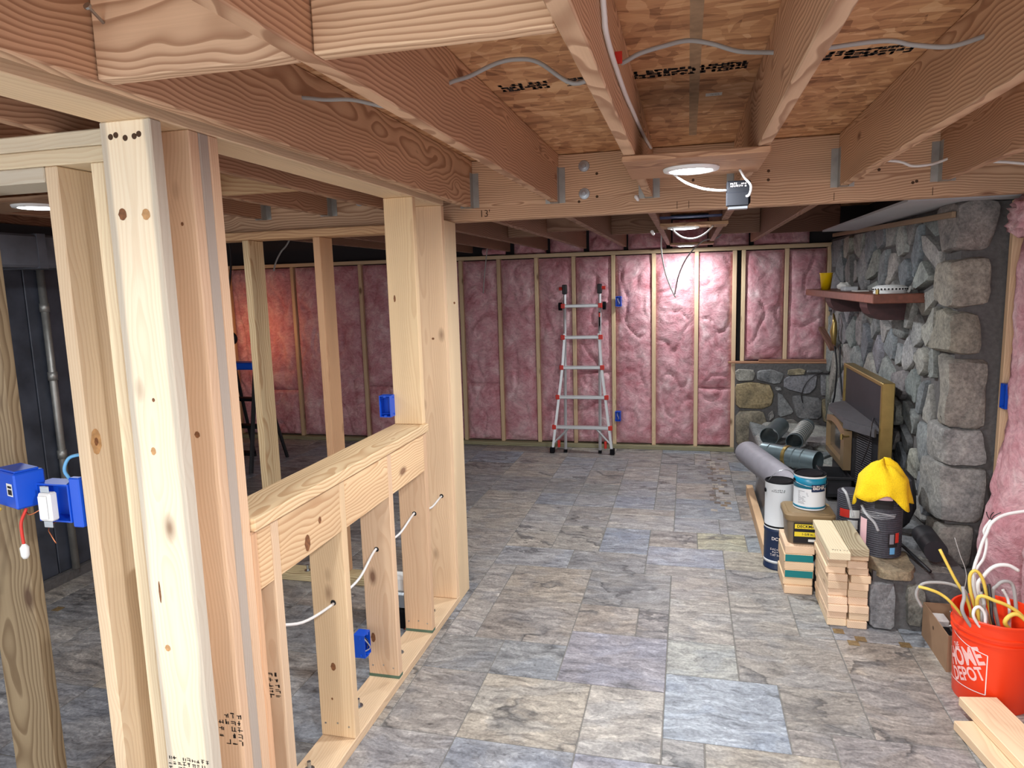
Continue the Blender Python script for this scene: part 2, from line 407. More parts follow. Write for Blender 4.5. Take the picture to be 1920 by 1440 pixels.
def smoothpath(pts, n=8):
    """Catmull-Rom"""
    pts=[Vector(p) for p in pts]; P=[2*pts[0]-pts[1]]+pts+[2*pts[-1]-pts[-2]]; out=[]
    for i in range(1,len(P)-2):
        for k in range(n):
            t=k/n; a,b_,c,d=P[i-1],P[i],P[i+1],P[i+2]
            out.append(.5*((2*b_)+(-a+c)*t+(2*a-5*b_+4*c-d)*t*t+(-a+3*b_-3*c+d)*t**3))
    out.append(pts[-1]); return out
def cable(name, pts, r, mat, label, group=None, cat='cable', n=7, parent=None):
    mb=MB().tube(smoothpath(pts,6),r,n); o=build(mb,name,mat,parent,smooth=True)
    if parent is None: tag(o,label,cat,group)
    return o
# ---- lettering: meshes made once, early, while the scene is small
def text_points(body, size, shear=0.0, bold=0.0):
    cu=bpy.data.curves.new('lettering','FONT'); cu.body=body; cu.size=size; cu.align_x='CENTER'; cu.align_y='CENTER'; cu.shear=shear; cu.offset=bold; cu.resolution_u=3
    o=bpy.data.objects.new('lettering',cu); col.objects.link(o)
    dg=bpy.context.evaluated_depsgraph_get(); me=bpy.data.meshes.new_from_object(o.evaluated_get(dg))
    v=[tuple(x.co) for x in me.vertices]; f=[tuple(p.vertices) for p in me.polygons]
    bpy.data.objects.remove(o); bpy.data.curves.remove(cu); bpy.data.meshes.remove(me)
    return v,f
TXT={k:text_points(*a) for k,a in dict(behr=('BEHR',.03,0,.0006), deck=('DECKMATE',.022,0,.0005), size=('1-5/8 in.  21',.018,0,.0003),
     the=('THE',.03,0,.0008), home=('HOME',.095,0,.003), depot=('DEPOT',.072,0,.002), thirteen=("13'",.05), nine=('9.',.03,0,.001), dc=('DC',.026,0,.0006)).items()}
def lettering(key, mat, fn, parent, name='lettering'):
    v,f=TXT[key]; mb=MB().add([fn(x,y) for x,y,_ in v],f); return build(mb,name,mat,parent)
def marks(rows, cols, w, h, seed, keep=.8):
    """illegible rubber-stamp strokes as thin quads in a w x h field, returned as (x0,x1,y0,y1) list"""
    rd=random.Random(seed); out=[]; cw=w/cols; ch=h/rows
    for i in range(rows):
        for j in range(cols):
            if rd.random()>keep: continue
            x=-w/2+j*cw; y=-h/2+i*ch
            for _ in range(3):
                if rd.random()<.5:
                    yy=y+rd.uniform(.1,.8)*ch; out.append((x+.1*cw,x+rd.uniform(.55,.9)*cw,yy,yy+.12*ch))
                else:
                    xx=x+rd.uniform(.1,.75)*cw; out.append((xx,xx+.16*cw,y+.1*ch,y+rd.uniform(.5,.85)*ch))
    return out
def stamp(name, quads, fn, mat, parent):
    mb=MB()
    for x0,x1,y0,y1 in quads: mb.add([fn(x0,y0),fn(x1,y0),fn(x1,y1),fn(x0,y1)],[(0,1,2,3)])
    return build(mb,name,mat,parent)

PALE=(236,212,166); PINE=(224,192,142); WARM=(208,164,112); ORNG=(216,150,78); BROWN=(176,118,70); DARKB=(128,82,52); GREYP=(214,204,180)

# ================================================================== FLOOR
GX,GY=.1535,.1495; X0,Y0=-.083,2.46
floor=build(MB().box(-5.35,1.62,-.6,7.2,-.12,-.003),'floor','grout'); tag(floor,'slate look floor of mixed grey stone tiles','floor',kind='structure')
GREY=(150,146,140); 
TILES=[ # ix,iy,w,h,colour (cells of six inches)
 (0,0,3,3,(150,158,166)),(0,3,2,2,(158,160,154)),(3,1,2,2,(146,142,134)),(2,3,3,3,(150,146,138)),(2,6,2,3,(152,148,140)),(4,6,1,3,(150,150,146)),(5,4,2,2,(160,152,140)),(5,1,2,3,(146,140,132)),
 (-3,2,3,3,(146,144,149)),(-2,-1,2,3,(166,162,154)),(-5,-1,3,3,(166,160,148)),(-5,2,2,2,(144,146,146)),(-7,2,2,2,(140,140,138)),(-7,-1,2,3,(150,146,140)),
 (-6,4,3,3,(150,144,136)),(-3,5,2,2,(156,148,138)),(-1,5,1,2,(146,140,134)),(-3,7,3,3,(142,140,136)),(-6,7,3,3,(158,150,138)),(0,5,2,3,(160,156,148)),(0,8,3,3,(158,156,150)),
 (-1,11,3,2,(152,154,160)),(-4,10,3,2,(142,140,136)),(2,11,2,2,(158,152,138)),(-3,12,2,3,(138,143,150)),(-1,13,2,2,(148,142,134)),(1,13,2,2,(164,160,138)),(-5,12,2,3,(150,146,138)),(3,13,1,2,(140,146,148)),
 (1,-3,3,3,(158,152,140)),(-2,-4,3,3,(146,146,152)),(-5,-4,3,3,(146,149,153)),(4,-2,3,3,(148,142,136)),(-8,-4,3,3,(150,148,146)),
 (-3,18,2,2,(144,147,152)),(0,17,3,3,(142,146,149)),(3,17,2,2,(156,148,138)),(-5,20,2,2,(142,142,138))]
occ=set()
def fits(ix,iy,w,h): return all((ix+a,iy+b_) not in occ for a in range(w) for b_ in range(h))
IX0,IX1,IY0,IY1=-34,11,-10,31
tmesh={}
def put_tile(ix,iy,w,h,c):
    for a in range(w):
        for b_ in range(h): occ.add((ix+a,iy+b_))
    g=.0022
    if (w,h) not in tmesh:
        tmesh[w,h]=MB().cbox(-w*GX/2+g,w*GX/2-g,-h*GY/2+g,h*GY/2-g,-.008,0,.002).mesh('tile')
    c=(c[0]-4,c[1]-1,c[2]+5); link(tmesh[w,h],'tile','slate_tile',floor,(X0+(ix+w/2)*GX,Y0+(iy+h/2)*GY,0),c)
for t in TILES:
    if fits(*t[:4]): put_tile(*t)
rt=random.Random(5)
PAL=[(148,144,138),(154,148,140),(142,142,140),(150,150,150),(158,152,142),(140,138,134),(144,146,148),(160,156,150)]
for iy in range(IY0,IY1):
    for ix in range(IX0,IX1):
        if (ix,iy) in occ: continue
        sizes=[(3,3),(3,2),(2,3),(2,2)] ; rt.shuffle(sizes)
        if ix<-9: sizes=[(3,3),(4,3)]+sizes
        for w,h in sizes+[(3,1),(1,3),(2,1),(1,2),(1,1)]:
            if ix+w<=IX1 and iy+h<=IY1 and fits(ix,iy,w,h):
                c=rt.choice(PAL)
                if rt.random()<.07: c=(142,148,154)
                put_tile(ix,iy,w,h,c); break
# small mosaic squares inlaid near the hearth and in the strip by the back wall
msq=MB().cbox(-.024,.024,-.024,.024,0,.0015,.0006).mesh('mosaic_tile')
for k,(x,y) in enumerate([(.715,3.44),(.80,3.38),(.985,3.36),(.76,3.335)]):
    link(msq,'mosaic_tile','tile_gold',floor,(x,y,.0))
msq2=MB().cbox(-.024,.024,-.024,.024,0,.0015,.0006).mesh('mosaic_tile')
for i in range(26):
    for j in range(2):
        y=5.2+i*.062; x=.20+j*.075+(.03 if i%2 else 0)
        if rt.random()<.55: link(msq2,'mosaic_tile','slate_tile',floor,(x,y,0),rt.choice([(134,120,102),(104,98,92),(176,172,164),(120,114,108)]))
for i in range(5): link(msq,'mosaic_tile','tile_gold',floor,(-3.36,2.35+i*.28,0))

# ================================================================== CEILING
JB,CZ=2.10,2.335
ceiling=empty('ceiling',(0,3,CZ),'open ceiling of brown joists under strand board subfloor','ceiling',kind='structure')
for i,(x0,x1) in enumerate([(-5.35,-3.25),(-3.25,-.82),(-.82,1.62),]):
    for j,(y0,y1) in enumerate([(-1.6,.95),(.95,2.12),(2.12,3.34),(3.34,4.6),(4.6,5.9),(5.9,7.2)]):
        build(MB().box(x0+.0015,x1-.0015,y0+.0015,y1-.0015,CZ,CZ+.018),'subfloor_panel','strand_board',ceiling)
def joist(xl,y0,y1,z0,h,color,mat='fir'): return lum('joist',xl,xl+.038,y0,y1,z0,z0+h,'y',color,ceiling,mat)
BY=3.55
near=[(-1.118,(220,178,134)),(-.668,(218,174,130)),(-.205,(224,184,140)),(.205,(222,182,140)),(.66,(222,182,136)),(1.07,(214,170,126)),
      (-1.535,(190,146,108)),(-1.925,(190,146,108)),(-2.33,(190,146,108)),(-2.74,(190,146,108)),(-3.15,(170,128,94)),(-3.55,(170,128,94)),(1.48,(170,116,70))]
for xl,c in near: joist(xl,-1.2,BY-.004,JB,CZ-JB-.001,c)
# blocking between the joists
for x0,x1,y,c in [(-1.078,-.67,1.15,(236,196,152)),(-.628,-.207,1.15,(238,200,154)),(-1.495,-1.12,1.15,(232,190,140))]:
    lum('blocking',x0,x1,y,y+.038,JB+.002+(.04 if x0<-1.2 else 0),CZ-.002,'x',c,ceiling,'fir')
lum('blocking',-1.885,-1.537,2.6,2.638,JB+.002,JB+.15,'x',(206,170,112),ceiling,'bold_pine')
# nail sticking out of the blocking
build(MB().tube([(-1.05,1.149,2.20),(-1.045,1.11,2.215)],.003,6).tube([(-1.045,1.112,2.2135),(-1.0447,1.108,2.2155)],.007,8),'nail','steel',ceiling)
# the beam
beam=lum('beam',-3.66,1.47,BY,BY+.088,2.033,CZ-.003,'x',(222,182,138),ceiling,'fir')
tag(beam,'doubled flush beam carrying joist hangers')
for xl,c in near[:6]+near[6:10]:
    mb=MB()
    for s in (-1,1):
        xa=xl-.0015 if s<0 else xl+.038
        mb.box(xa-.03 if s<0 else xa+.0015,xa if s<0 else xa+.0315,BY-.0025,BY-.0003,JB-.002,JB+.17)
        mb.box(xa,xa+.0015,BY-.05,BY-.0003,JB-.002,JB+.17)
    mb.box(xl-.0015,xl+.0395,BY-.05,BY-.0003,JB-.0035,JB-.0018)
    h=build(mb,'joist_hanger','galvanised',beam)
def washer_bolt(x,z):
    prof=[(.0,-.012),(.009,-.012),(.010,-.004),(.013,-.0035),(.026,-.003),(.028,-.0005),(.028,.0)]
    M=Matrix.Translation((x,BY,z))@Matrix.Rotation(-math.pi/2,4,'X')
    M=Matrix.Translation((x,BY,z))@Matrix(((1,0,0,0),(0,0,1,0),(0,-1,0,0),(0,0,0,1)))
    build(MB().lathe(prof,0,0,20,M),'bolt','steel',beam,sharp=30)
for x,z in [(-.503,2.27),(-.503,2.137),(-1.72,2.17),(-2.42,2.16)]: washer_bolt(x,z)
lettering('thirteen','print_brown',lambda x,y:(-1.02+x,BY-.0012,2.066+y),beam)
for x in (-.055,.0,.645,1.05): build(MB().box(x,x+.0025,BY-.001,BY-.0002,2.04,2.075),'pencil_mark','print_brown',beam)
for x,z in [(-.44,2.23),(-.44,2.12),(-.53,2.10),(.02,2.17),(.36,2.19),(.36,2.15),(.83,2.165),(1.25,2.2),(.97,2.10),(.985,2.105)]:
    build(MB().lathe([(0,-.001),(.006,-.001),(.007,0)],0,0,10,Matrix.Translation((x,BY,z))@Matrix(((1,0,0,0),(0,0,1,0),(0,-1,0,0),(0,0,0,1)))),'nail_head','print_brown',beam)
# far bay joists
FZ=2.035
for xl in (-2.60,-2.2,-1.80,-1.41,-1.02,-.625,-.20,.185,.565):
    joist(xl,BY+.092,7.03,FZ,CZ-FZ-.001,jit((160,120,90),6))
for x0,x1,y in [(-.982,-.627,5.0),(-.587,-.202,5.6),(-1.37,-1.022,5.4),(.225,.563,6.1),(-1.76,-1.412,4.6)]:
    lum('blocking',x0,x1,y,y+.038,FZ+.03,CZ-.002,'x',jit((150,114,88),6),ceiling,'fir')
lum('blocking',.605,1.2,6.3,6.338,FZ+.03,CZ-.002,'x',(120,76,52),ceiling,'fir')
# dark blue tarp strips between joists behind the light boards
build(MB().box(-.16,.184,4.18,4.30,2.055,2.06),'tarp_strip','blue_tarp',ceiling)
# ink print on the subfloor
def osbfn(cx,cy): return lambda x,y:(cx+x,cy+y,CZ-.0006)
for k,(cx,w) in enumerate([(-.52,.16),(-.30,.17),(-.08,.2),(.10,.14),(.36,.2),(.53,.18),(.84,.2)]):
    stamp('ink_print',[(a-.002,b_+.003,c-.002,d+.004) for a,b_,c,d in marks(3,8,w,.085,k+3,.9)],osbfn(cx,2.32),'print_black',ceiling)
build(MB().add([osbfn(0,0)(x,y) for x,y in [(-.66,1.62),(-.21,1.66),(-.21,1.665),(-.66,1.626)]],[(0,1,2,3)]),'ink_print','print_black',ceiling)
build(MB().box(.0,.032,1.2,3.33,CZ-.0005,CZ-.0001),'seam_strip','seam_tape',ceiling)
lb=build(MB().box(.055,.11,2.62,2.66,CZ-.0008,CZ-.0003),'paper_label','white_paper',ceiling)
stamp('ink_print',marks(3,6,.03,.025,4,.9),lambda x,y:(.086+x,2.64+y,CZ-.0013),'print_black',ceiling)

# ------------------------------------------------------------------ ceiling lights
def light(name, c, board, label, tilt=0, power=LAMP_W, bl='board screwed under the joists holding the disc light'):
    x,y,z=c
    if board:
        bx0,bx1,by0,by1,bz,bc=board
        bo=lum('light_board',bx0,bx1,by0,by1,bz,bz+.019,'x',bc,ceiling,'fir')
    e=empty(name,(x,y,z),label,'ceiling light')
    build(MB().lathe([(.062,-.006),(.075,-.012),(.092,-.009),(.095,-.002),(.095,0),(.06,0)],x,y,36).mesh('x') and MB().lathe([(.066,z-.006),(.076,z-.012),(.092,z-.009),(.095,z-.002),(.095,z),(.06,z)],x,y,36),'trim_ring','white_plastic',e,smooth=True)
    build(MB().lathe([(.0001,z-.0075),(.03,z-.0075),(.066,z-.006),(.072,z-.010)],x,y,36),'lens','lamp_lens',e,smooth=True)
    ld=bpy.data.lights.new('lamp','AREA'); ld.shape='DISK'; ld.size=.14; ld.energy=power; ld.color=(.95,.98,1.0)
    lo=bpy.data.objects.new('lamp',ld); col.objects.link(lo); lo.location=(x,y,z-.016); setparent(lo,e)
    return e
light('disc_light',(.007,2.56,2.079),(-.21,.243,2.335,2.755,2.0795,(196,148,100)),'glowing disc light on board between joists in front of the beam')
light('disc_light',(-.03,4.43,2.014),(-.165,.225,4.31,4.56,2.0145,(180,140,90)),'glowing disc light with hanging cable loop behind the beam')
light('disc_light',(-.02,6.72,2.014),(-.165,.225,6.6,6.85,2.0145,(170,130,86)),'glowing disc light closest to the pink insulated back wall',power=LAMP_W*.5)
light('disc_light',(-2.61,2.40,2.079),(-3.10,-2.30,2.26,2.54,2.0795,(170,132,94)),'glowing disc light seen left of the double top plate',power=LAMP_W*.3)
light('disc_light',(.35,.35,2.095),None,'glowing disc light overhead beside the near joists',power=LAMP_W*2.0)
light('disc_light',(-.85,-1.0,2.095),None,'glowing disc light overhead at the end of the near joists',power=LAMP_W*1.8)

# driver box of the first light, with its two white leads
e=empty('junction_box',(.172,2.70,1.94),'black plastic light driver box dangling under the near disc light','junction box')
bm_=MB().cbox(.132,.214,2.685,2.735,1.962,2.045,.004); build(bm_,'body','black_plastic',e)
build(MB().cbox(.130,.208,2.672,2.686,1.955,2.004,.003),'cover','black_plastic',e)
build(MB().cbox(.138,.206,2.685,2.72,1.945,1.9615,.002),'clip','steel',e)
stamp('ink_print',marks(2,9,.055,.016,9,.9),lambda x,y:(.172+x,2.6845,2.03+y),'print_white',e)
Y=2.67
cable('light_lead',[ony(1262,326,2.64),ony(1285,342,Y),ony(1315,353,Y),ony(1345,357,Y),ony(1362,357,2.69)],.0042,'white_cable','white lead curving from disc light into the driver box')
cable('light_lead',[onz(1387,318,2.074),ony(1397,334,2.66),ony(1408,348,2.65),ony(1405,365,2.66),ony(1398,368,2.68)],.0042,'white_cable','white lead looping from light board back into driver box side')
cable('light_lead',[ony(1258,423,4.38),ony(1266,436,4.36),ony(1282,446,4.36),ony(1302,447,4.36),ony(1322,438,4.36),ony(1337,423,4.38)],.005,'white_cable','white lead hanging in a loop below the disc light behind beam')

# ================================================================== BACK WALL
BW=7.08
wall_back=build(MB().box(-5.35,1.62,7.2005,7.3,0,2.36),'wall_back','backing'); tag(wall_back,'insulated back wall with pale studs and pink wool','wall',kind='structure')
lum('top_plate',-5.2,1.29,BW,BW+.089,1.965,2.003,'x',(214,190,146),wall_back)
lum('bottom_plate',-5.2,.47,BW-.03,BW+.089,0.0,.04,'x',(160,158,120),wall_back,'treated')
studs=[-5.15,-4.74,-4.33,-3.92,-3.50,-3.11,-2.72,-2.345,-1.93,-1.53,-1.145,-.745,-.347,.062,.415]
for x in studs: lum('stud',x,x+.038,BW,BW+.089,.041,1.964,'z',jit((216,188,140),8),wall_back)
for x in (.497,.885,1.255): lum('stud',x,x+.036,BW,BW+.089,.892,1.964,'z',jit((220,194,148),8),wall_back)
def batt(x0,x1,z0,z1,yface,seed,bulge=.02,parent=wall_back,color=(255,255,255),name='insulation_batt',amp=1.0):
    nu=max(6,int((x1-x0)/.016)); nv=max(8,int((z1-z0)/.018)); vs=[]; fs=[]
    for j in range(nv+1):
        for i in range(nu+1):
            u=i/nu; v=j/nv; x=x0+(x1-x0)*u; z=z0+(z1-z0)*v
            e=(1-abs(2*u-1)**5)*(1-abs(2*v-1)**26)
            p=Vector((x*3.1+seed*7.7,seed*3.1,z*2.3)); n1=noise.noise(p); 
            w=noise.noise_vector(Vector((x*2.5+seed,z*2.5,seed*1.3)))*.35
            p2=Vector((x*5.2+seed*3+w.x,z*3.4+w.y,seed)); rg=abs(noise.noise(p2)); crease=max(0,1-rg*7)
            p3=Vector((x*17+w.x*3,z*15+w.y*3,seed*2.7)); n3=noise.noise(p3)
            p4=Vector((x*42,z*38,seed*5.7)); n4=noise.noise(p4)
            d=bulge*e*(1+.9*n1)+amp*e*(-.026*crease*crease+.011*n3+.005*n4)-.032*(1-e)
            vs.append((x,yface-d,z))
    for j in range(nv):
        for i in range(nu):
            a=j*(nu+1)+i; fs.append((a,a+1,a+nu+2,a+nu+1))
    # back sheet closes the volume
    o=len(vs); vs+=[(x0,7.19,z0),(x1,7.19,z0),(x1,7.19,z1),(x0,7.19,z1)] if parent is wall_back else [(x0,yface+.08,z0),(x1,yface+.08,z0),(x1,yface+.08,z1),(x0,yface+.08,z1)]
    fs.append((o,o+3,o+2,o+1))
    mb=MB().add(vs,fs); me=mb.mesh(name,True)
    return link(me,name,'pink_wool',parent,None,color)
allx=studs
for k in range(len(allx)-1):
    x0=allx[k]+.038; x1=allx[k+1]; z1=1.955
    if k%3==1:
        zc=random.Random(k).uniform(.5,1.0)
        batt(x0,x1,.05,zc,BW+.012,k+.5); batt(x0,x1,zc+.002,z1,BW+.012,k+40.5)
    else: batt(x0,x1,.05+(.055 if k==13 else 0),z1,BW+.012,k+.5,bulge=.018+.012*random.Random(k).random())
batt(.537,.883,.905,1.955,BW+.012,71.2,.03); batt(.925,1.253,.905,1.955,BW+.012,73.8,.035)
# wool in the rim above the top plate
for k,(x0,x1) in enumerate([(-1.37,-1.03),(-.97,-.63),(-.58,-.21),(-.15,.18),(.23,.56),(.61,1.1),(-1.75,-1.42)]):
    batt(x0,x1,2.01,2.28,BW+.03,90+k,.05,amp=1.6)
build(MB().tube(smoothpath([(-2.06,7.05,2.04),(-1.95,7.04,2.045),(-1.82,7.05,2.04)],4),.032,10),'insulation_scrap','pink_wool',wall_back,smooth=True)
# blue outlet boxes by the ladder
def outlet_box(name,c,label,group=None,size=(.055,.05,.10),facing='-y',wires=True,parent=None,open_=True):
    """open plastic device box: back, four sides, ears"""
    w,d,h=size; t=.0035
    mb=MB().box(-w/2,w/2,d/2-t,d/2,-h/2,h/2).box(-w/2,-w/2+t,-d/2,d/2-t,-h/2,h/2).box(w/2-t,w/2,-d/2,d/2-t,-h/2,h/2).box(-w/2+t,w/2-t,-d/2,d/2-t,-h/2,-h/2+t).box(-w/2+t,w/2-t,-d/2,d/2-t,h/2-t,h/2)
    rz={'-y':0,'+x':math.pi/2,'-x':-math.pi/2,'+y':math.pi}[facing]
    e=empty(name,c,label,'outlet box',group); e.rotation_euler=(0,0,rz)
    def sub(mb2,nm,mt,sm=False):
        o=link(mb2.mesh(nm,sm),nm,mt); o.parent=e; return o
    sub(mb,'box_shell','blue_plastic')
    for s in (-1,1): sub(MB().cbox(-.006,.006,-d/2-.002,-d/2+.012,s*(h/2-.004)-.005,s*(h/2-.004)+.005,.001),'screw_ear','blue_plastic')
    for s in (-1,1): sub(MB().tube([(-w/2-.006,-.008,s*h*.38),(w/2+.004,.012,s*h*.38)],.0035,6),'nail_bracket','blue_plastic')
    if wires:
        sub(MB().tube(smoothpath([(.005,.02,h/2-.006),(-.008,-.02,.02),(.010,-.03,-.02),(-.006,-.012,-.032)],5),.003,6),'wire','grey_cable',True)
        sub(MB().tube(smoothpath([(-.008,.02,h/2-.006),(.012,-.018,.012),(-.010,-.026,-.014)],5),.0022,6),'wire','black_cable',True)
    return e
outlet_box('outlet_box',ony(1160,565,7.035),'blue outlet box with wires high on stud beside aluminium ladder')
outlet_box('outlet_box',ony(1159,780,7.035),'blue outlet box with wires low on stud beside aluminium ladder foot')
# hanging cable ends
cable('hanging_cable',[Vector((-2.0,6.9,2.334)),ony(914,452,6.9),ony(912,480,6.92),ony(908,520,6.95),ony(906,550,6.97)],.006,'grey_cable','grey cable end hanging before the dark left wool bays')
cable('hanging_cable',[Vector((-3.03,5.2,2.334)),ony(540,455,5.2),ony(527,472,5.2),ony(517,492,5.2),ony(513,508,5.2)],.007,'grey_cable','pale cable end hanging beside the middle partition studs')
cable('hanging_cable',[Vector((-.26,6.4,2.334)),ony(1240,432,6.4),ony(1240,470,6.45),ony(1247,510,6.5),ony(1257,538,6.55),ony(1266,557,6.6)],.0065,'white_cable','white cable hanging from ceiling left of its grey twin')
cable('hanging_cable',[Vector((.35,6.4,2.334)),ony(1352,440,6.4),ony(1318,452,6.42),ony(1290,480,6.45),ony(1273,515,6.5),ony(1265,552,6.55)],.006,'grey_cable','grey cable curving down to meet the white hanging cable')

# ================================================================== LEFT SIDE
wall_left=build(MB().box(-5.45,-5.36,-.6,7.3,0,2.33),'wall_left','backing'); tag(wall_left,'dark left basement wall','wall',kind='structure')
clo=empty('panelled_partition',(-3.7,3,0),'partition clad in dark weathered vertical boards with steel pipe','wall')
for k in range(7):
    y0=1.5+k*.34; build(MB().cbox(-3.72,-3.65+random.uniform(-.004,.004),y0+.003,y0+.337,.06,1.99,.003),'board','panel_blue_black',clo)
build(MB().box(-3.73,-3.62,1.5,3.9,0,.058),'sill','mortar',clo)
lum('post',-3.73,-3.64,3.89,3.98,0,1.99,'z',(104,60,42),clo,'treated')
build(MB().tube([(-3.62,3.29,.06),(-3.62,3.29,1.95)],.021,12),'conduit','galvanised',clo,smooth=True)
for z in (.75,1.22,1.62): build(MB().tube([(-3.62,3.29,z),(-3.62,3.29,z+.05)],.026,12),'coupling','galvanised',clo,smooth=True)
dt=empty('duct',(-3.4,3,1.85),'dark grey wrapped duct under the joists by dark boarding','duct')
build(MB().cbox(-3.62,-3.3,1.2,3.5,1.86,2.03,.012),'body','duct_dark',dt)
for y in (1.9,2.6,3.0): build(MB().box(-3.625,-3.295,y,y+.05,1.855,2.035),'wrap_band','duct_dark',dt)
# left stud wall running away from the posts
sw=empty('stud_wall',(-1.9,1.49,0),'pale stud wall with doubled top plate and grey header joining the doubled posts','wall frame')
ya,yb=1.448,1.587
lum('top_plate',-2.7,-1.334,ya,yb,2.061,2.0985,'x',(226,212,180),sw,'pine_stained'); lum('top_plate',-2.7,-1.334,ya,yb,2.022,2.060,'x',(234,216,174),sw)
lum('header',-2.7,-1.545,ya,yb,1.984,2.021,'x',(206,198,178),sw,'pine_stained')
lum('bottom_plate',-2.7,-1.334,ya,yb,0,.038,'x',PALE,sw)
lum('stud',-1.543,-1.505,ya,yb,.039,2.021,'z',(226,200,158),sw); lum('stud',-1.405,-1.367,ya,yb,.039,2.021,'z',(240,220,176),sw)
tp=lum('stud',-1.955,-1.805,1.49,1.53,.039,1.983,'z',(150,128,88),sw,'treated'); tag(tp,'weathered greenish brown treated board')
lum('stud',-2.38,-2.342,ya,yb,.039,1.983,'z',PALE,sw)
# middle partition under the beam
mw=empty('stud_wall',(-2.4,3.56,0),'open stud wall with yellow top plate standing under the beam','wall frame')
lum('top_plate',-3.6,-1.336,3.49,3.63,1.988,2.031,'x',(222,174,104),mw,'bold_pine'); lum('bottom_plate',-3.6,-1.336,3.49,3.63,0,.038,'x',(214,196,140),mw,'treated')
for x,c,mt in [(-2.42,(222,198,142),'bold_pine'),(-1.982,(206,152,88),'pine'),(-2.86,PINE,'pine'),(-3.3,PINE,'pine')]:
    lum('stud',x,x+.042,3.49,3.63,.039,1.987,'z',c,mw,mt)
for x,y in [(-2.06,3.54),(-2.2,3.56)]: build(MB().tube([(x,y,.038),(x,y,.075)],.008,8).lathe([(.02,.038),(.02,.042),(0.001,.042)],x,y,16),'anchor_bolt','steel',mw,sharp=30)

# ================================================================== HALF WALL WITH POSTS
hw=empty('half_wall_frame',(-1.26,2.4,0),'half height framed wall with cap board and doubled end posts','wall frame')
XL,XR=-1.33,-1.19
lum('bottom_plate',XL,XR,1.40,3.396,0,.038,'y',(226,196,150),hw)
lum('top_plate',XL,XR,-.9,3.396,2.1005,2.1385,'y',(236,208,160),hw)
lum('post',XL,XR,1.408,1.446,.039,2.10,'z',(252,238,206),hw,'pine_stained')
lum('post',XL,XR,1.536,1.573,.039,2.10,'z',(220,180,136),hw); lum('post',XL,XR,1.574,1.611,.039,2.10,'z',(206,184,160),hw,'pine_stained'); lum('post',XL,XR,1.612,1.649,.039,2.10,'z',(226,186,140),hw)
lum('trimmer',XL,XR,1.6495,1.676,.039,1.029,'z',(224,170,110),hw)
cap=lum('cap_board',XL-.006,XR+.014,1.651,3.018,1.03,1.068,'y',(234,206,150),hw,'bold_pine')
SY=[(1.745,(224,192,150)),(2.165,(228,196,142)),(2.575,(222,186,142)),(2.98,(216,176,128))]
for y,c in SY: lum('stud',XL,XR,y,y+.038,.039,1.029,'z',c,hw)
ys=[1.676]+[v for y,_ in SY for v in (y,y+.038)]
for a,b_ in [(1.677,1.744),(1.784,2.164),(2.204,2.574),(2.614,2.979)]:
    lum('blocking',XR-.039,XR-.001,a,b_,.846,1.029,'y',jit((236,202,142),6),hw,'bold_pine')
lum('post',XL,XR,2.98,3.018,1.069,2.10,'z',(240,208,148),hw); lum('post',XL,XR,3.357,3.395,.039,2.10,'z',(232,196,146),hw)
# green stain line at the stud feet, ink stamps, bolts, nail heads
for y,_ in SY[2:]:
    build(MB().box(XL-.0004,XR+.0004,y-.0006,y+.0386,.039,.052),'stain_band','green_stain',hw)
def facefn(cx,y,cz): return lambda a,b_:(cx+a,y-.0006,cz+b_)
stamp('ink_stamp',marks(5,5,.11,.09,31,.9),facefn(-1.255,1.745,.505),'print_black',hw)
stamp('ink_stamp',marks(5,5,.10,.1,32,.9),facefn(-1.235,1.536,.50),'print_black',hw)
stamp('ink_stamp',marks(4,9,.13,.06,33,.9),facefn(-1.26,1.408,.47),'print_black',hw)
for y in (1.98,2.36,2.78,3.2):
    x=-1.275; build(MB().tube([(x,y,.038),(x,y,.07)],.007,8).lathe([(.018,.038),(.018,.042),(.001,.042)],x,y,16),'anchor_bolt','steel',hw,sharp=30)
for (cx,y,cz) in [(-1.30,1.408,2.065),(-1.285,1.408,2.068),(-1.26,1.408,2.06),(-1.235,1.408,2.062),(-1.222,1.408,2.066)]:
    build(MB().lathe([(0,-.0015),(.006,-.0015),(.007,0)],0,0,12,Matrix.Translation((cx,y,cz))@Matrix(((1,0,0,0),(0,0,1,0),(0,-1,0,0),(0,0,0,1)))),'nail_head','print_brown',hw)
for y in (2.165,2.575,2.98):
    for dx,dz in ((-.05,.09),(0,.095),(.045,.085)):
        build(MB().lathe([(0,-.0012),(.0035,-.0012),(.004,0)],0,0,8,Matrix.Translation((-1.26+dx,y,dz))@Matrix(((1,0,0,0),(0,0,1,0),(0,-1,0,0),(0,0,0,1)))),'nail_head','steel',hw)
def knot(x,y,z,rx,rz,mat='knot_brown',ax='y'):
    n=14; mb=MB(); rim=[]
    f=(lambda a,b_:(x+a,y-.0007,z+b_)) if ax=='y' else (lambda a,b_:(x+.0007,y+a,z+b_))
    mb.add([f(0,0)]+[f(rx*math.cos(2*math.pi*k/n)*(1+.12*math.sin(3*k)),rz*math.sin(2*math.pi*k/n)) for k in range(n)],[(0,k+1,(k+1)%n+1) for k in range(n)])
    build(mb,'knot',mat,hw)
flat('knot_brown',(128,84,52),.7,var=.35,bscale=90); flat('knot_pale',(196,152,104),.7,var=.2,bscale=70)
for q,rx,rz,mt in [((230,402),.011,.014,'knot_brown'),((274,402),.011,.013,'knot_pale'),((288,846),.007,.010,'knot_pale'),((315,1215),.008,.009,'knot_pale'),((300,1110),.003,.03,'knot_brown'),((288,750),.004,.005,'knot_brown')]:
    p_=ony(*q,1.408); knot(p_.x,1.408,p_.z,rx,rz,mt)
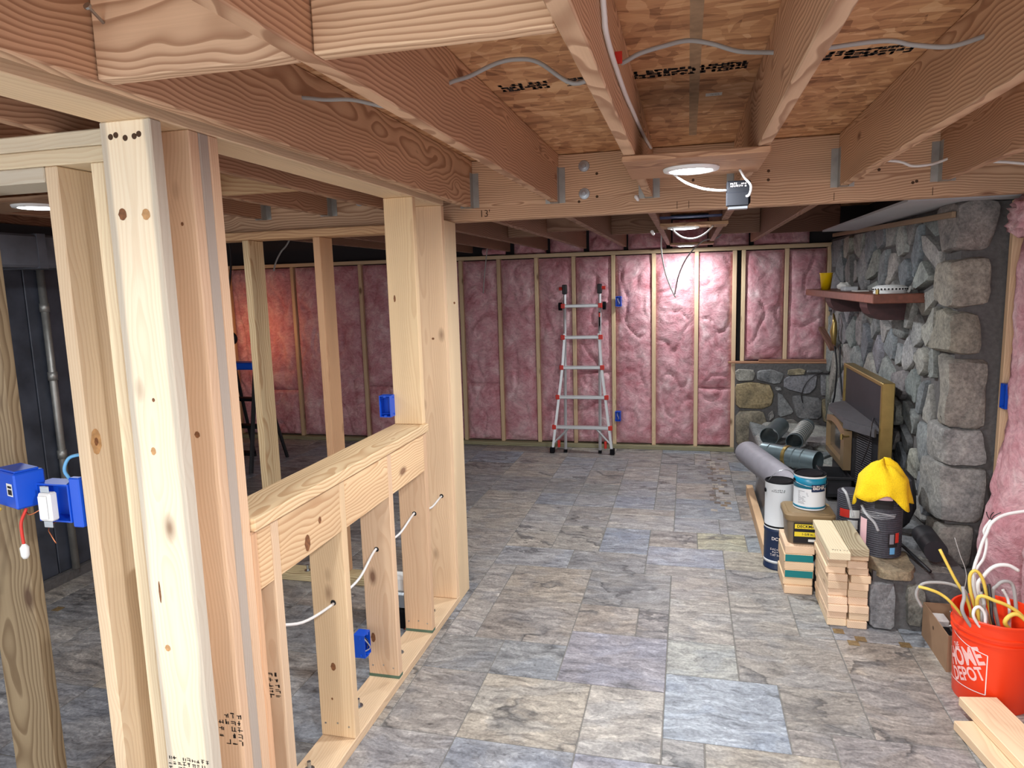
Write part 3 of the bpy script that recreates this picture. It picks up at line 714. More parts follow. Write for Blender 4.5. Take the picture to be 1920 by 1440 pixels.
for q,Yk,rx,rz in [((370,815),1.536,.008,.009),((342,420),1.536,.004,.005),((740,560),2.98,.005,.016),((700,1195),2.575,.010,.022),((625,1250),2.165,.010,.016),((623,1310),2.165,.004,.005),((852,568),3.357,.005,.006),((812,635),3.357,.007,.006)]:
    p_=ony(*q,Yk); knot(p_.x,Yk,p_.z,rx,rz)
p_=onx(577,1018,XR); knot(XR-.001,p_.y,p_.z,.016,.028,ax='x'); p_=onx(600,975,XR); knot(XR-.001,p_.y,p_.z,.009,.012,ax='x')
p_=onx(180,828,-1.505); knot(-1.505,p_.y,p_.z,.016,.035,'knot_pale',ax='x'); knot(-1.5045,p_.y,p_.z,.006,.011,ax='x')
pc=lum('support_post',XL,XR,3.397,3.572,0,2.032,'z',(226,200,152),None,'pine'); tag(pc,'square built up post standing under the beam end','post')
# cable threaded through the half wall studs
H=[ony(484,1190,1.745),ony(625,1130,2.165),ony(706,1030,2.575),ony(777,963,2.98),ony(828,930,3.357)]
path=[Vector((-1.22,1.60,.60)),H[0]+Vector((0,-.03,0)),H[0]+Vector((0,.05,0))]
for a,b_ in zip(H[:-1],H[1:]):
    path+=[(a*.5+b_*.5)+Vector((.01,0,-.018)),b_+Vector((0,-.03,-.002)),b_+Vector((0,.05,0))]
cable('wall_cable',path,.0052,'white_cable','white cable threaded through drilled half wall studs')
for p in H: build(MB().lathe([(0,0),(.011,0)],0,0,14,Matrix.Translation((p.x,p.y-.0008,p.z))@Matrix(((1,0,0,0),(0,0,1,0),(0,-1,0,0),(0,0,0,1)))),'drill_hole','print_black',hw)
outlet_box('outlet_box',(-1.318,2.505,.225),'blue outlet box with grey wire low between half wall studs',facing='+x')
outlet_box('outlet_box',(-1.352,2.955,1.16),'blue outlet box on tall post above the cap board',facing='-y',wires=False)

# switch boxes at far left
e=empty('device_box',(-1.735,1.44,1.2),'closed blue box with barcode sticker on weathered treated board','outlet box'); e.rotation_euler=(0,0,math.radians(-18))
def eadd(e,mb,nm,mt,sm=False,sharp=None):
    me=mb.mesh(nm,sm)
    if sharp: me.shade_smooth(); me.set_sharp_from_angle(angle=math.radians(sharp))
    o=link(me,nm,mt); o.parent=e; return o
eadd(e,MB().cbox(-.062,.05,-.035,.04,-.048,.048,.004),'box_shell','blue_plastic')
eadd(e,MB().cbox(-.055,.045,-.03,.03,.048,.054,.002),'knockout_row','blue_plastic')
eadd(e,MB().box(.006,.036,-.0358,-.0352,-.014,.02),'sticker','white_paper')
eadd(e,MB().box(.013,.033,-.0366,-.0360,-.010,.004).box(.013,.033,-.0366,-.0360,.008,.014),'barcode','print_black')
eadd(e,MB().tube([(-.06,0,.03),(-.075,0,.033)],.004,6),'nail','steel')
e=empty('switch_box',(-1.625,1.452,1.16),'open blue box with white rocker switch hanging out beside first stud','outlet box')
eadd(e,MB().box(-.06,.045,.036,.04,-.052,.052).box(-.06,-.056,-.012,.036,-.052,.052).box(.041,.045,-.012,.036,-.052,.052).box(-.056,.041,-.012,.036,-.052,-.048).box(-.056,.041,-.012,.036,.048,.052),'box_shell','blue_plastic')
eadd(e,MB().cbox(.0455,.078,-.01,.01,-.065,.07,.003),'mounting_flange','blue_plastic')
sw_=eadd(e,MB().cbox(-.022,.018,-.045,-.02,-.04,.036,.004),'switch_body','white_plastic')
def esub(p,e,mb,nm,mt):
    o=link(mb.mesh(nm),nm,mt); o.parent=p; return o
esub(sw_,e,MB().cbox(-.017,.010,-.050,-.0455,-.034,.030,.002),'rocker','white_plastic')
esub(sw_,e,MB().cbox(-.016,.012,-.040,-.037,.0365,.054,.001),'yoke_tab','steel'); esub(sw_,e,MB().cbox(-.016,.012,-.040,-.037,-.058,-.0405,.001),'yoke_tab','steel')
eadd(e,MB().tube(smoothpath([(-.02,.02,-.05),(-.012,-.03,-.062),(.004,-.04,-.08),(.016,-.04,-.10)],5),.0015,6),'bare_wire','copper',True)
eadd(e,MB().tube(smoothpath([(-.03,-.02,-.01),(-.055,-.04,-.025),(-.07,-.04,-.02)],5),.002,6),'wire','copper',True)
cable('wire_pigtail',[(-1.69,1.41,1.152),(-1.695,1.395,1.12),(-1.692,1.39,1.09),(-1.69,1.39,1.058)],.004,'label_red','red and black wire pigtail capped by white connector',cat='wire')
tag(build(MB().lathe([(.004,1.062),(.011,1.052),(.010,1.03),(.006,1.022),(.001,1.021)],-1.69,1.39,14),'wire_connector','white_plastic',smooth=True),'small white wire nut on red pigtail','connector')
cable('yellow_cable',[(-1.765,1.40,1.155),(-1.785,1.37,1.13),(-1.80,1.34,1.09),(-1.815,1.31,1.04),(-1.83,1.28,.96)],.008,'yellow_cable','yellow cable leaving the closed blue box')
cable('white_cable',[(-1.79,1.46,1.21),(-1.815,1.43,1.23),(-1.825,1.40,1.27),(-1.84,1.39,1.33)],.007,'white_cable','white cable entering closed blue box from outside frame')
cable('blue_cable',[(-1.60,1.47,1.215),(-1.606,1.46,1.245),(-1.595,1.465,1.275),(-1.57,1.47,1.285),(-1.545,1.475,1.286)],.0045,'label_blue','light blue cable bent into switch box top',)

# black stepladder and amber work light in the back left bay
st=empty('step_ladder',(-4.2,5.9,0),'black folding step ladder with blue tool tray in left bay','ladder')
def P(x,y,z): return (-4.2+x,5.9+y,z)
for s in (-1,1):
    build(MB().tube([P(s*.2,-.28,0),P(s*.13,.02,1.0)],.022,6),'front_rail','black_metal',st)
    build(MB().tube([P(s*.19,.36,0),P(s*.13,.06,1.0)],.018,6),'rear_rail','black_metal',st)
for k in range(3):
    t=.18+.25*k; build(MB().cbox(-4.2-.19+.05*t,-4.2+.19-.05*t,5.9-.28+.3*t-.02,5.9-.28+.3*t+.08,t-.02,t+.01,.004),'step','black_plastic',st)
build(MB().cbox(-4.36,-4.04,5.84,6.0,.96,1.03,.01),'top_tray','blue_plastic',st)
build(MB().cbox(-4.34,-4.06,6.2,6.23,.3,.33,.005),'rear_brace','black_metal',st)
wl=empty('work_light',(-4.5,6.35,1.22),'black clamp work light glowing amber onto insulation','lamp')
build(MB().lathe([(.02,0),(.045,.03),(.07,.10),(.074,.11),(.066,.11),(.04,.04),(.001,.03)],0,0,20,Matrix.Translation((-4.72,6.38,1.2))@Matrix.Rotation(math.radians(-78),4,'X')),'reflector','black_metal',wl,smooth=True)
build(MB().lathe([(.0001,.09),(.04,.088),(.062,.08)],0,0,18,Matrix.Translation((-4.72,6.38,1.2))@Matrix.Rotation(math.radians(-78),4,'X')),'lens','amber_lens',wl)
build(MB().tube(smoothpath([(-4.72,6.37,1.2),(-4.70,6.3,1.3),(-4.62,6.32,1.6),(-4.55,6.35,2.0),(-4.56,6.35,2.334)],5),.012,8),'cord','black_cable',wl,smooth=True)
ld=bpy.data.lights.new('lamp','AREA'); ld.shape='DISK'; ld.size=.12; ld.energy=1.6; ld.color=(1.0,.40,.16)
lo=bpy.data.objects.new('lamp',ld); col.objects.link(lo); lo.location=(-4.74,6.50,1.24); lo.rotation_euler=(math.radians(88),0,0); setparent(lo,wl)

# ------------------------------------------------------------------ ceiling cables
cp=[ony(640,185,1.9) if False else Vector((-1.14,1.9,2.25)),Vector((-1.08,1.9,2.25)),ony(610,187,1.9),ony(660,187,1.9),Vector((-.80,1.9,2.20)),Vector((-.69,1.9,2.22)),Vector((-.63,1.89,2.246)),
    ony(880,143,1.89),ony(930,119,1.88),ony(970,111,1.88),ony(1010,117,1.88),Vector((-.29,1.88,2.21)),Vector((-.21,1.88,2.235)),Vector((-.16,1.88,2.25)),
    ony(1200,100,1.88),ony(1245,86,1.89),ony(1290,76,1.91),ony(1335,82,1.93),ony(1385,96,1.95),Vector((.20,1.97,2.262)),Vector((.25,1.95,2.25)),ony(1650,77,1.93),ony(1710,84,1.93),ony(1770,88,1.93),ony(1810,80,1.93),Vector((.70,1.93,2.25))]
cable('ceiling_cable',cp,.0058,'grey_cable','grey cable sagging through holes across the near joists')
cx=-.160
cable('ceiling_cable',[onx(1128,-30,cx),onx(1133,30,cx),onx(1136,60,cx),onx(1150,112,cx),onx(1172,175,cx),onx(1185,205,cx),onx(1205,250,cx),Vector((cx,3.2,2.27))],.006,'white_cable','pale cable stapled along the joist side above the light')
build(MB().cbox(-.167,-.150,1.70,1.708,2.196,2.222,.001),'cable_staple','red_plastic',ceiling)
cable('ceiling_cable',[Vector((-.66,1.42,2.27)),ony(880,40,1.4),ony(930,42,1.4),ony(985,43,1.4),ony(1035,37,1.4),Vector((-.19,1.4,2.24))],.0065,'white_cable','bright white cable above the middle blocking')
cable('ceiling_cable',[Vector((.69,3.45,2.20)),ony(1680,302,3.42),ony(1710,311,3.42),ony(1740,309,3.42),ony(1760,304,3.44),Vector((1.10,3.45,2.19))],.006,'white_cable','white cable sagging between two hung joists by the beam')
cable('ceiling_cable',[ony(1862,303,3.3),ony(1890,304,3.3),ony(1935,308,3.3)],.006,'white_cable','short white cable right of the last hung joist')
def wirenut(p,label):
    tag(build(MB().lathe([(.004,0),(.010,.006),(.008,.026),(.004,.032),(.001,.033)],0,0,12,Matrix.Translation(p)@Matrix.Rotation(math.radians(150),4,'Y')),'wire_connector','white_plastic',smooth=True),label,'connector')
wirenut(ony(1191,366,3.53),'white wire nut against the beam face')
wirenut(ony(1221,432,4.2),'white wire nut behind the beam near second disc light')

# ================================================================== LADDER
lad=empty('extension_ladder',(-1.02,6.9,0),'aluminium articulated ladder with red joints leaning on pink wall','ladder')
def LP(x,z,dy=0): return Vector((x,6.84+.11*z/1.65+dy,z))
for s in (-1,1):
    xi=-1.02+s*.175
    build(MB().tube([LP(xi,.03),LP(xi,1.60)],.015,4),'inner_rail','aluminium',lad)
    build(MB().tube([LP(xi-s*.004,1.2,-.03),LP(-1.02+s*.195,.87,-.035),LP(-1.02+s*.30,.02,-.05)],.017,4),'outer_rail','aluminium',lad)
    build(MB().tube([LP(-1.02+s*.285,.10,-.05),LP(-1.02+s*.14,.25,-.03)],.011,4),'brace','aluminium',lad)
    fx=-1.02+s*.302; build(MB().cbox(fx-.022,fx+.022,6.765,6.83,0,.06,.005),'foot','black_plastic',lad)
    build(MB().cbox(xi-.016,xi+.016,6.82,6.86,0,.03,.003),'foot','black_plastic',lad)
    build(MB().cbox(-1.02+s*.235-.012,-1.02+s*.235+.012,6.78,6.82,.06,.13,.004),'foot_clip','red_plastic',lad)
    p=LP(xi,1.64); build(MB().cbox(p.x-.022,p.x+.022,p.y-.03,p.y+.03,1.59,1.685,.006),'hinge','black_metal',lad)
    build(MB().tube([(p.x+s*.02,p.y,1.645),(p.x+s*.055,p.y,1.645)],.018,10),'hinge_knob','red_plastic',lad)
    p=LP(xi,1.47); build(MB().tube([(p.x+s*.03,p.y,1.47),(p.x+s*.06,p.y,1.47)],.04,14),'wheel','black_plastic',lad)
    if s>0: build(MB().cbox(xi-.008,xi+.008,LP(xi,1.35).y-.020,LP(xi,1.35).y-.0165,1.22,1.41,.001),'sticker','black_plastic',lad); build(MB().cbox(xi-.0085,xi+.0085,LP(xi,1.35).y-.0206,LP(xi,1.35).y-.017,1.36,1.40,.001),'sticker','red_plastic',lad)
for z,hwid in [(1.477,.185),(1.167,.188),(.867,.203),(.570,.245),(.266,.282)]:
    y=LP(0,z,-.03).y; r=build(MB().cbox(-1.02-hwid,-1.02+hwid,y-.03,y+.03,z-.02,z+.012,.006),'rung','aluminium',lad)
    for s in (-1,1): build(MB().cbox(-1.02+s*hwid-.02,-1.02+s*hwid+.02,y-.034,y+.0,z-.025,z+.02,.004),'rung_collar','red_plastic',lad)

# ================================================================== STONE HELPERS
def chaikin(p):
    out=[]
    for i in range(len(p)):
        a,b_=p[i],p[(i+1)%len(p)]; out+=[(a[0]*.86+b_[0]*.14,a[1]*.86+b_[1]*.14),(a[0]*.14+b_[0]*.86,a[1]*.14+b_[1]*.86)]
    return out
def stone(poly, fn, depth, color, parent, seed, name='stone', back=.03):
    """rounded proud stone; poly in a plane, fn(u,v,d) -> world with d = distance out of the wall"""
    poly=chaikin(poly); n=len(poly); cu=sum(p[0] for p in poly)/n; cv=sum(p[1] for p in poly)/n; rd=random.Random(seed)
    poly=[(u+rd.uniform(-.004,.004),v+rd.uniform(-.004,.004)) for u,v in poly]
    tu,tv=rd.uniform(-.07,.07),rd.uniform(-.07,.07)
    rings=[]
    for k,d in ((1.0,-back),(1.0,depth*.55),(.95,depth*.95),(.62,depth*1.0)):
        rings.append([fn(cu+(u-cu)*k,cv+(v-cv)*k,(d+(tu*(u-cu)+tv*(v-cv))*(1 if d>depth*.5 else .3)+rd.uniform(-.006,.006)*(1 if d>0 else 0)) if d>0 else d) for u,v in poly])
    vs=[v for r in rings for v in r]; vs.append(fn(cu,cv,depth*1.02+rd.uniform(-.005,.006))); fs=[]
    for i in range(3):
        for k in range(n):
            k2=(k+1)%n; fs.append((i*n+k,i*n+k2,(i+1)*n+k2,(i+1)*n+k))
    for k in range(n): fs.append((3*n+k,3*n+(k+1)%n,4*n))
    mb=MB().add(vs,fs); return build(mb,name,'fieldstone',parent,color=color,sharp=50)
def voronoi(seeds, rect, gap):
    out=[]
    for i,s in enumerate(seeds):
        poly=[(rect[0],rect[2]),(rect[1],rect[2]),(rect[1],rect[3]),(rect[0],rect[3])]
        for j,t in enumerate(seeds):
            if i==j: continue
            dx,dy=t[0]-s[0],t[1]-s[1]; l=math.hypot(dx,dy)
            if l<1e-6 or l>1.6: continue
            nx,ny=dx/l,dy/l; lim=(nx*(s[0]+t[0])/2+ny*(s[1]+t[1])/2)-gap/2; new=[]
            for k in range(len(poly)):
                a,b_=poly[k],poly[(k+1)%len(poly)]; da=nx*a[0]+ny*a[1]-lim; db=nx*b_[0]+ny*b_[1]-lim
                if da<=0: new.append(a)
                if (da<0)!=(db<0) and da!=db:
                    t_=da/(da-db); new.append((a[0]+(b_[0]-a[0])*t_,a[1]+(b_[1]-a[1])*t_))
            poly=new
            if len(poly)<3: break
        out.append(poly if len(poly)>=3 else None)
    return out
SG=[(136,139,139),(146,147,144),(124,128,131),(152,151,146),(132,132,129)]

# ================================================================== FIREPLACE
fp=empty('stone_fireplace',(1.1,5.3,0),'grey fieldstone fireplace with raised hearth and red wood mantel','fireplace')
FX,FY=1.29,3.885
build(MB().box(FX,1.60,FY,7.18,.0,2.03),'mortar_core','mortar',fp)
hz=.285
build(MB().prism([(.875,3.52),(FX,3.52),(FX,6.99),(.58,6.99),(.58,4.40),(.80,4.40),(.80,3.99),(.875,3.99)],0,hz),'hearth_base','mortar',fp); build(MB().box(FX,1.483,3.60,FY,0,.20),'hearth_base','mortar',fp)
# face stones: seeds read off the photograph on the plane of the face
c4=[(190,430),(250,430),(320,420),(400,430),(475,350),(545,330),(600,400),(655,310),(690,450),(775,420),(800,260),(205,540),(255,560),(300,590),(345,540),(420,540),(480,530),(540,540),(605,590),(740,590),(640,830),(745,800),
    (180,930),(220,970),(270,980),(320,970),(365,1040),(420,930),(490,930),(590,950),(700,960),(765,950),(435,1070),(520,1070),(580,1100),(635,1110),(730,1160),(820,1190),(300,1140),(390,1190),(500,1210),(585,1290),(665,1310),(740,1370),(825,1370),(245,1130),(205,1130),(180,700),(300,720),(420,720),(560,720),(250,830),(400,830),(500,850)]
c8=[(180,250),(290,450),(335,130),(85,400),(115,490),(215,640),(90,250),(150,400),(200,780),(300,800),(60,650),(240,930),(120,900)]
seeds=[]
for x,y in c4: q=onx(1520+x/3.4275,340+y/3.4275,1.28); seeds.append((q.y,q.z))
for x,y in c8: q=onx(1660+x/4,720+y/4,1.28); seeds.append((q.y,q.z))
rs=random.Random(3)
for _ in range(400):
    s=(rs.uniform(4.2,7.0),rs.uniform(.33,1.0))
    if all(math.hypot((s[0]-t[0])*.75,s[1]-t[1])>.2 for t in seeds): seeds.append(s)
polys=voronoi(seeds,(4.10,7.03,.33,2.01),.042)
for k,pl in enumerate(polys):
    if not pl or len(pl)<3: continue
    a=abs(sum(pl[i][0]*pl[(i+1)%len(pl)][1]-pl[(i+1)%len(pl)][0]*pl[i][1] for i in range(len(pl))))/2
    if a<.004: continue
    stone(pl,lambda u,v,d:(FX-d,u,v),.024+.014*rs.random(),jit(rs.choice(SG),10),fp,k)
# corner stones wrapping both faces: z0,z1, far Y on the face, right X on the end
def quoin(z0,z1,yl,xr,color,seed):
    n=7; rd=random.Random(seed); vs={}; x0,x1,y0,y1=FX-.045,xr,FY-.045,yl
    mb=MB(); faces=[]
    def pt(u,v,w):
        # rounded irregular block
        q=[u*2-1,v*2-1,w*2-1]; m=(sum(abs(t)**9 for t in q))**(1/9.0) if any(q) else 1
        mx=max(abs(t) for t in q); f=mx/m if m>0 else 1
        q=[t*f for t in q]
        p=Vector((x0+(x1-x0)*(q[0]+1)/2,y0+(y1-y0)*(q[1]+1)/2,z0+(z1-z0)*(q[2]+1)/2))
        nn=noise.noise_vector(p*5+Vector((seed*3.3,0,0)))*.026+noise.noise_vector(p*16+Vector((0,seed*3.3,0)))*.008
        tap=(.03*math.sin(seed*2.1))*(q[2]); 
        return p+nn+Vector((0,tap*(1 if q[1]>0 else 0),0))+Vector((tap*.5 if q[0]>0 else 0,0,0))
    for ax in range(3):
        for s in (0,1):
            g=[[None]*(n+1) for _ in range(n+1)]
            for i in range(n+1):
                for j in range(n+1):
                    c=[i/n,j/n]; c.insert(ax,float(s)); key=tuple(round(t,4) for t in c)
                    if key not in vs: vs[key]=len(mb.v); mb.v.append(tuple(pt(*c)))
                    g[i][j]=vs[key]
            for i in range(n):
                for j in range(n): mb.f.append((g[i][j],g[i+1][j],g[i+1][j+1],g[i][j+1]))
    build(mb,'corner_stone','fieldstone',fp,color=color,sharp=40)
for k,(z0,z1,yl,xr,c) in enumerate([(1.80,2.03,4.13,1.425,(140,134,130)),(1.535,1.765,4.12,1.415,(152,146,136)),(1.30,1.505,4.15,1.39,(146,142,130)),(.935,1.275,3.99,1.435,(146,142,134)),
        (.745,.925,4.14,1.44,(146,145,143)),(.43,.725,4.16,1.465,(141,140,137)),(.205,.42,4.03,1.40,(130,126,120))]): quoin(z0,z1,yl,xr,c,k+1)
# hearth end: capstone and upright stones
def plane_poly(pts,off,sc_,Y): 
    r=[]
    for x,y in pts:
        q=ony(off[0]+x/sc_,off[1]+y/sc_,Y); r.append((q.x,q.z))
    return r
O6=(1360,860); S6=4.114
for k,(pts,c) in enumerate([([(1105,945),(1285,940),(1308,1010),(1300,1150),(1290,1292),(1100,1285),(1110,1100)],(128,128,130)),
        ([(1405,970),(1480,965),(1530,1010),(1540,1130),(1500,1280),(1395,1268),(1392,1100)],(128,126,118))]):
    stone(plane_poly(pts,O6,S6,3.52),lambda u,v,d:(u,3.52-d,v),.03,c,fp,200+k)
def slab(x0,x1,y0,y1,z0,z1,c,seed):
    rd=random.Random(seed); pl=[]
    for t in range(12):
        a=2*math.pi*t/12; cx,cy=math.cos(a),math.sin(a); m=(abs(cx)**6+abs(cy)**6)**(1/6)
        pl.append(((x0+x1)/2+(x1-x0)/2*cx/m+rd.uniform(-.008,.008),(y0+y1)/2+(y1-y0)/2*cy/m+rd.uniform(-.008,.008)))
    stone(pl,lambda u,v,d:(u,v,z0+d),z1-z0,c,fp,seed,'hearth_slab',back=.0)
slab(.865,1.075,3.475,3.80,.262,.315,(142,128,104),301)
slab(1.10,1.24,3.54,3.74,.25,.29,(120,116,110),303)
hs=[]
for _ in range(300):
    s=(rs.uniform(.62,1.25),rs.uniform(4.45,6.9)) if _%4 else (rs.uniform(.9,1.25),rs.uniform(3.9,4.4))
    if all(math.hypot(s[0]-t[0],s[1]-t[1])>.26 for t in hs): hs.append(s)
for k,pl in enumerate(voronoi(hs,(.585,1.27,3.83,6.95),.03)):
    if pl and not any(v<4.42 and u<.81 for u,v in pl) and not any(v<4.0 and u<.88 for u,v in pl): stone(pl,lambda u,v,d:(u,v,hz-.005+d),.028,jit(rs.choice(SG),8),fp,330+k,'hearth_slab',back=.0)
# mantel
man=build(MB().cbox(1.004,FX-.002,4.306,6.62,1.536,1.588,.004),'mantel_shelf','mantel_red',fp); tag(man,'dark red stained thick mantel plank')
for y in (4.62,5.75):
    pr=[(FX-.002,1.535),(1.045,1.535),(1.05,1.50),(1.07,1.46),(1.11,1.43),(1.13,1.425),(FX-.002,1.425)]
    M=Matrix(((1,0,0,0),(0,0,1,0),(0,1,0,0),(0,0,0,1)))
    build(MB().prism(pr,y,y+.20,M),'bracket','mantel_dark',man)
# wood strip and white board above the stones
lumdir('trim_strip',onx(1563,441,1.245),onx(1789,402,1.245),.02,.03,(150,124,90),fp)
wb=build(MB().box(1.0,1.57,3.72,5.9,2.034,2.046),'white_board','white_board',ceiling)
# low stone wall between hearth and the insulated wall
lw=empty('low_stone_wall',(.86,7.08,0),'low wall of tan and grey fieldstones below the pink insulation','stone wall')
build(MB().box(.45,FX-.003,6.995,7.18,0,.885),'mortar_core','mortar',lw)
O5=(1360,640); S5=4.5
LWP=[([(88,240),(235,238),(255,275),(240,330),(90,332)],(150,148,140)),([(275,250),(400,240),(495,275),(470,350),(400,362),(270,325)],(136,138,140)),([(530,240),(650,232),(680,250),(665,280),(525,285)],(150,140,116)),
 ([(695,245),(800,240),(830,262),(690,268)],(138,138,140)),([(490,320),(560,290),(780,280),(765,390),(700,447),(500,400)],(132,132,138)),([(80,370),(200,345),(370,360),(410,440),(390,540),(300,575),(85,565)],(156,140,108)),
 ([(420,383),(470,388),(478,414),(420,410)],(150,150,150)),([(440,435),(480,445),(575,590),(560,620),(445,648)],(132,134,136)),([(560,460),(620,448),(810,480),(810,660),(600,660)],(124,124,126)),
 ([(90,590),(320,585),(355,700),(355,880),(90,890)],(134,126,110)),([(360,620),(400,580),(410,640),(370,675)],(132,130,128)),([(385,740),(470,670),(560,655),(630,690),(610,790),(500,800),(370,790)],(130,126,122)),
 ([(800,280),(850,275),(870,300),(850,460),(805,455)],(130,130,134)),([(815,490),(880,480),(890,640),(860,690),(820,670)],(146,134,108)),([(640,690),(700,680),(800,690),(790,780),(640,790)],(124,120,116))]
for k,(pts,c) in enumerate(LWP): stone(plane_poly(pts,O5,S5,6.97),lambda u,v,d:(u,6.995-d,v),.03,c,lw,500+k)
for (x0,x1,y0,y1,z0,z1,c,lbl) in [(.38,1.27,7.0,7.035,.886,.906,(188,134,90),'long thin wood strip lying on stone ledge under shorter strips'),(.66,1.27,7.0,7.032,.907,.925,(172,112,76),'shorter reddish wood strip lying on top of the long strip'),(.40,.95,7.04,7.07,.886,.905,(150,104,70),'brown wood strip lying behind the long strip on ledge')]:
    tag(lum('wood_strip',x0,x1,y0,y1,z0,z1,'x',c,None,'fir'),lbl,'wood strip')
cable('ledge_wire',[ony(1555,700,6.95),ony(1530,703,6.93),ony(1512,718,6.93),ony(1503,740,6.93),ony(1505,755,6.94)],.005,'black_cable','thin black wire drooping over the low stone wall')

# ------------------------------------------------------------------ things on the mantel
MZ=1.588
cu=empty('plastic_cup',(1.06,6.02,MZ),'yellow plastic cup standing on the far end of mantel','cup')
build(MB().lathe([(.001,MZ+.003),(.031,MZ+.003),(.033,MZ+.001),(.048,MZ+.128),(.050,MZ+.132),(.047,MZ+.132),(.031,MZ+.008),(.001,MZ+.008)],1.06,6.02,28),'cup_body','cup_yellow',cu,smooth=True)
build(MB().lathe([(.0475,MZ+.126),(.051,MZ+.129),(.051,MZ+.134),(.047,MZ+.134)],1.06,6.02,28),'rim','cup_yellow',cu,smooth=True)
sd=empty('smoke_detector',(1.13,4.47,MZ),'round white slotted smoke detector lying on the mantel','smoke detector')
build(MB().lathe([(.001,MZ+.001),(.085,MZ+.001),(.088,MZ+.010),(.080,MZ+.014),(.090,MZ+.018),(.092,MZ+.034),(.07,MZ+.046),(.03,MZ+.05),(.001,MZ+.05)],1.13,4.47,40),'housing','white_plastic',sd,sharp=35)
for k in range(30):
    a=2*math.pi*k/30; M=Matrix.Translation((1.13,4.47,MZ))@Matrix.Rotation(a,4,'Z'); mb=MB().box(.0895,.0935,-.0045,.0045,.021,.031); mb.v=[tuple(M@Vector(v)) for v in mb.v]; build(mb,'slot','print_black',sd)
def crumple(name,c,r,mat,label,cat,seed,sz=(1,1,.6)):
    mb=MB(); n=12; m_=7; vs=[]
    for i in range(m_+1):
        for j in range(n):
            th=math.pi*i/m_; a=2*math.pi*j/n; d=Vector((math.sin(th)*math.cos(a)*sz[0],math.sin(th)*math.sin(a)*sz[1],math.cos(th)*sz[2]))
            q=1+.28*noise.noise(d*2.5+Vector((seed,0,0))); vs.append(Vector(c)+d*r*q)
    fs=[(i*n+j,i*n+(j+1)%n,(i+1)*n+(j+1)%n,(i+1)*n+j) for i in range(m_) for j in range(n)]
    zmin=min(v.z for v in vs); vs=[v+Vector((0,0,c[2]-zmin)) for v in vs]
    return tag(build(mb.add(vs,fs),name,mat),label,cat)
crumple('paper_scrap',(1.14,5.75,MZ),.05,'white_paper','crumpled white paper lying beside the yellow cup','paper',2)
tag(build(MB().cbox(1.07,1.16,5.38,5.52,MZ,MZ+.03,.006),'sanding_sponge','white_board'),'speckled grey sanding block on the mantel','sponge')
tag(build(MB().cbox(1.09,1.17,5.12,5.26,MZ,MZ+.006,.002),'paper_card','white_paper'),'flat white card lying on the mantel','paper')
tag(build(MB().lathe([(.001,MZ),(.010,MZ),(.010,MZ+.026),(.001,MZ+.026)],1.035,4.345,12),'brass_fitting','brass',sharp=30),'small brass fitting on the near mantel corner','fitting')

# ------------------------------------------------------------------ stove insert
sv=empty('stove_insert',(1.06,4.97,.31),'black fireplace insert with brass trimmed door and backing panel','stove')
build(MB().cbox(1.12,1.165,4.48,5.47,.315,1.04,.003),'surround_panel','black_panel',sv)
build(MB().cbox(1.108,1.178,4.445,4.479,.315,1.066,.004),'surround_trim','brass',sv); build(MB().cbox(1.108,1.178,5.471,5.50,.315,1.066,.004),'surround_trim','brass',sv); build(MB().cbox(1.108,1.178,4.479,5.471,1.041,1.066,.004),'surround_trim','brass',sv)
foot=[(1.119,4.50),(1.02,4.74),(1.02,5.32),(1.119,5.46)]
build(MB().prism(foot,.318,.755),'firebox','black_metal',sv)
tp_=[(1.119,4.47),(1.09,4.50),(.985,4.74),(.975,4.80),(.975,5.28),(1.0,5.36),(1.119,5.49)]
build(MB().prism(tp_,.755,.79),'top_plate','stove_top',sv)
build(MB().prism([(1.095,4.478),(.976,4.745),(.964,4.742),(1.083,4.472)],.735,.785),'top_lip','stove_top',sv)
# mesh screen of ribs on the slanted near side
mesh_p=MB(); a0=Vector((1.095,4.555,0)); a1=Vector((1.04,4.69,0)); nrm=Vector((-.92,-.38,0)).normalized()
for k in range(26):
    for s in (1,):
        z0=.36+k*.0145; p,q=a0+nrm*.004,a1+nrm*.004
        mesh_p.add([(p.x,p.y,z0),(q.x,q.y,z0+.012),(q.x,q.y,z0+.018),(p.x,p.y,z0+.006)],[(0,1,2,3)])
build(mesh_p,'grille','stove_top',sv)
door=empty('door',(1.0,5.03,.6)); setparent(door,sv)
def arch(y0,y1,z0,z1,rise,n=10):
    pts=[(y0,z0),(y1,z0)]; 
    for k in range(n+1):
        t=k/n; y=y1+(y0-y1)*t; pts.append((y,z1-rise+rise*math.sin(math.pi*t)))
    return pts
MX=lambda x:Matrix(((0,0,1,x),(1,0,0,0),(0,1,0,0),(0,0,0,1)))
outer=arch(4.735,5.315,.46,.752,.035); inner=arch(4.785,5.265,.51,.715,.03)
fr=MB(); n=len(outer)
vs=[MX(0)@Vector((y,z,.972)) for y,z in outer]+[MX(0)@Vector((y,z,.962)) for y,z in inner]+[MX(0)@Vector((y,z,1.018)) for y,z in outer]+[MX(0)@Vector((y,z,1.0)) for y,z in inner]
fs=[]
for i in range(n):
    j=(i+1)%n; fs+=[(i,j,n+j,n+i),(i,j,2*n+j,2*n+i),(n+i,n+j,3*n+j,3*n+i)]
build(fr.add(vs,fs),'door_frame','dull_gold',door,sharp=40)
build(MB().prism(inner,.992,.998,MX(0)),'glass','dark_glass',door)
build(MB().tube([(.955,4.722,.70),(.955,4.722,.665)],.010,8).tube([(.955,4.722,.683),(1.0,4.735,.683)],.006,8),'handle','brass',door)
cable('power_cord',[onz(1640,776,.80),onx(1634,800,1.03),onx(1630,830,1.03),onx(1620,858,1.03),onx(1614,872,1.02)],.004,'black_cable',None,parent=sv)
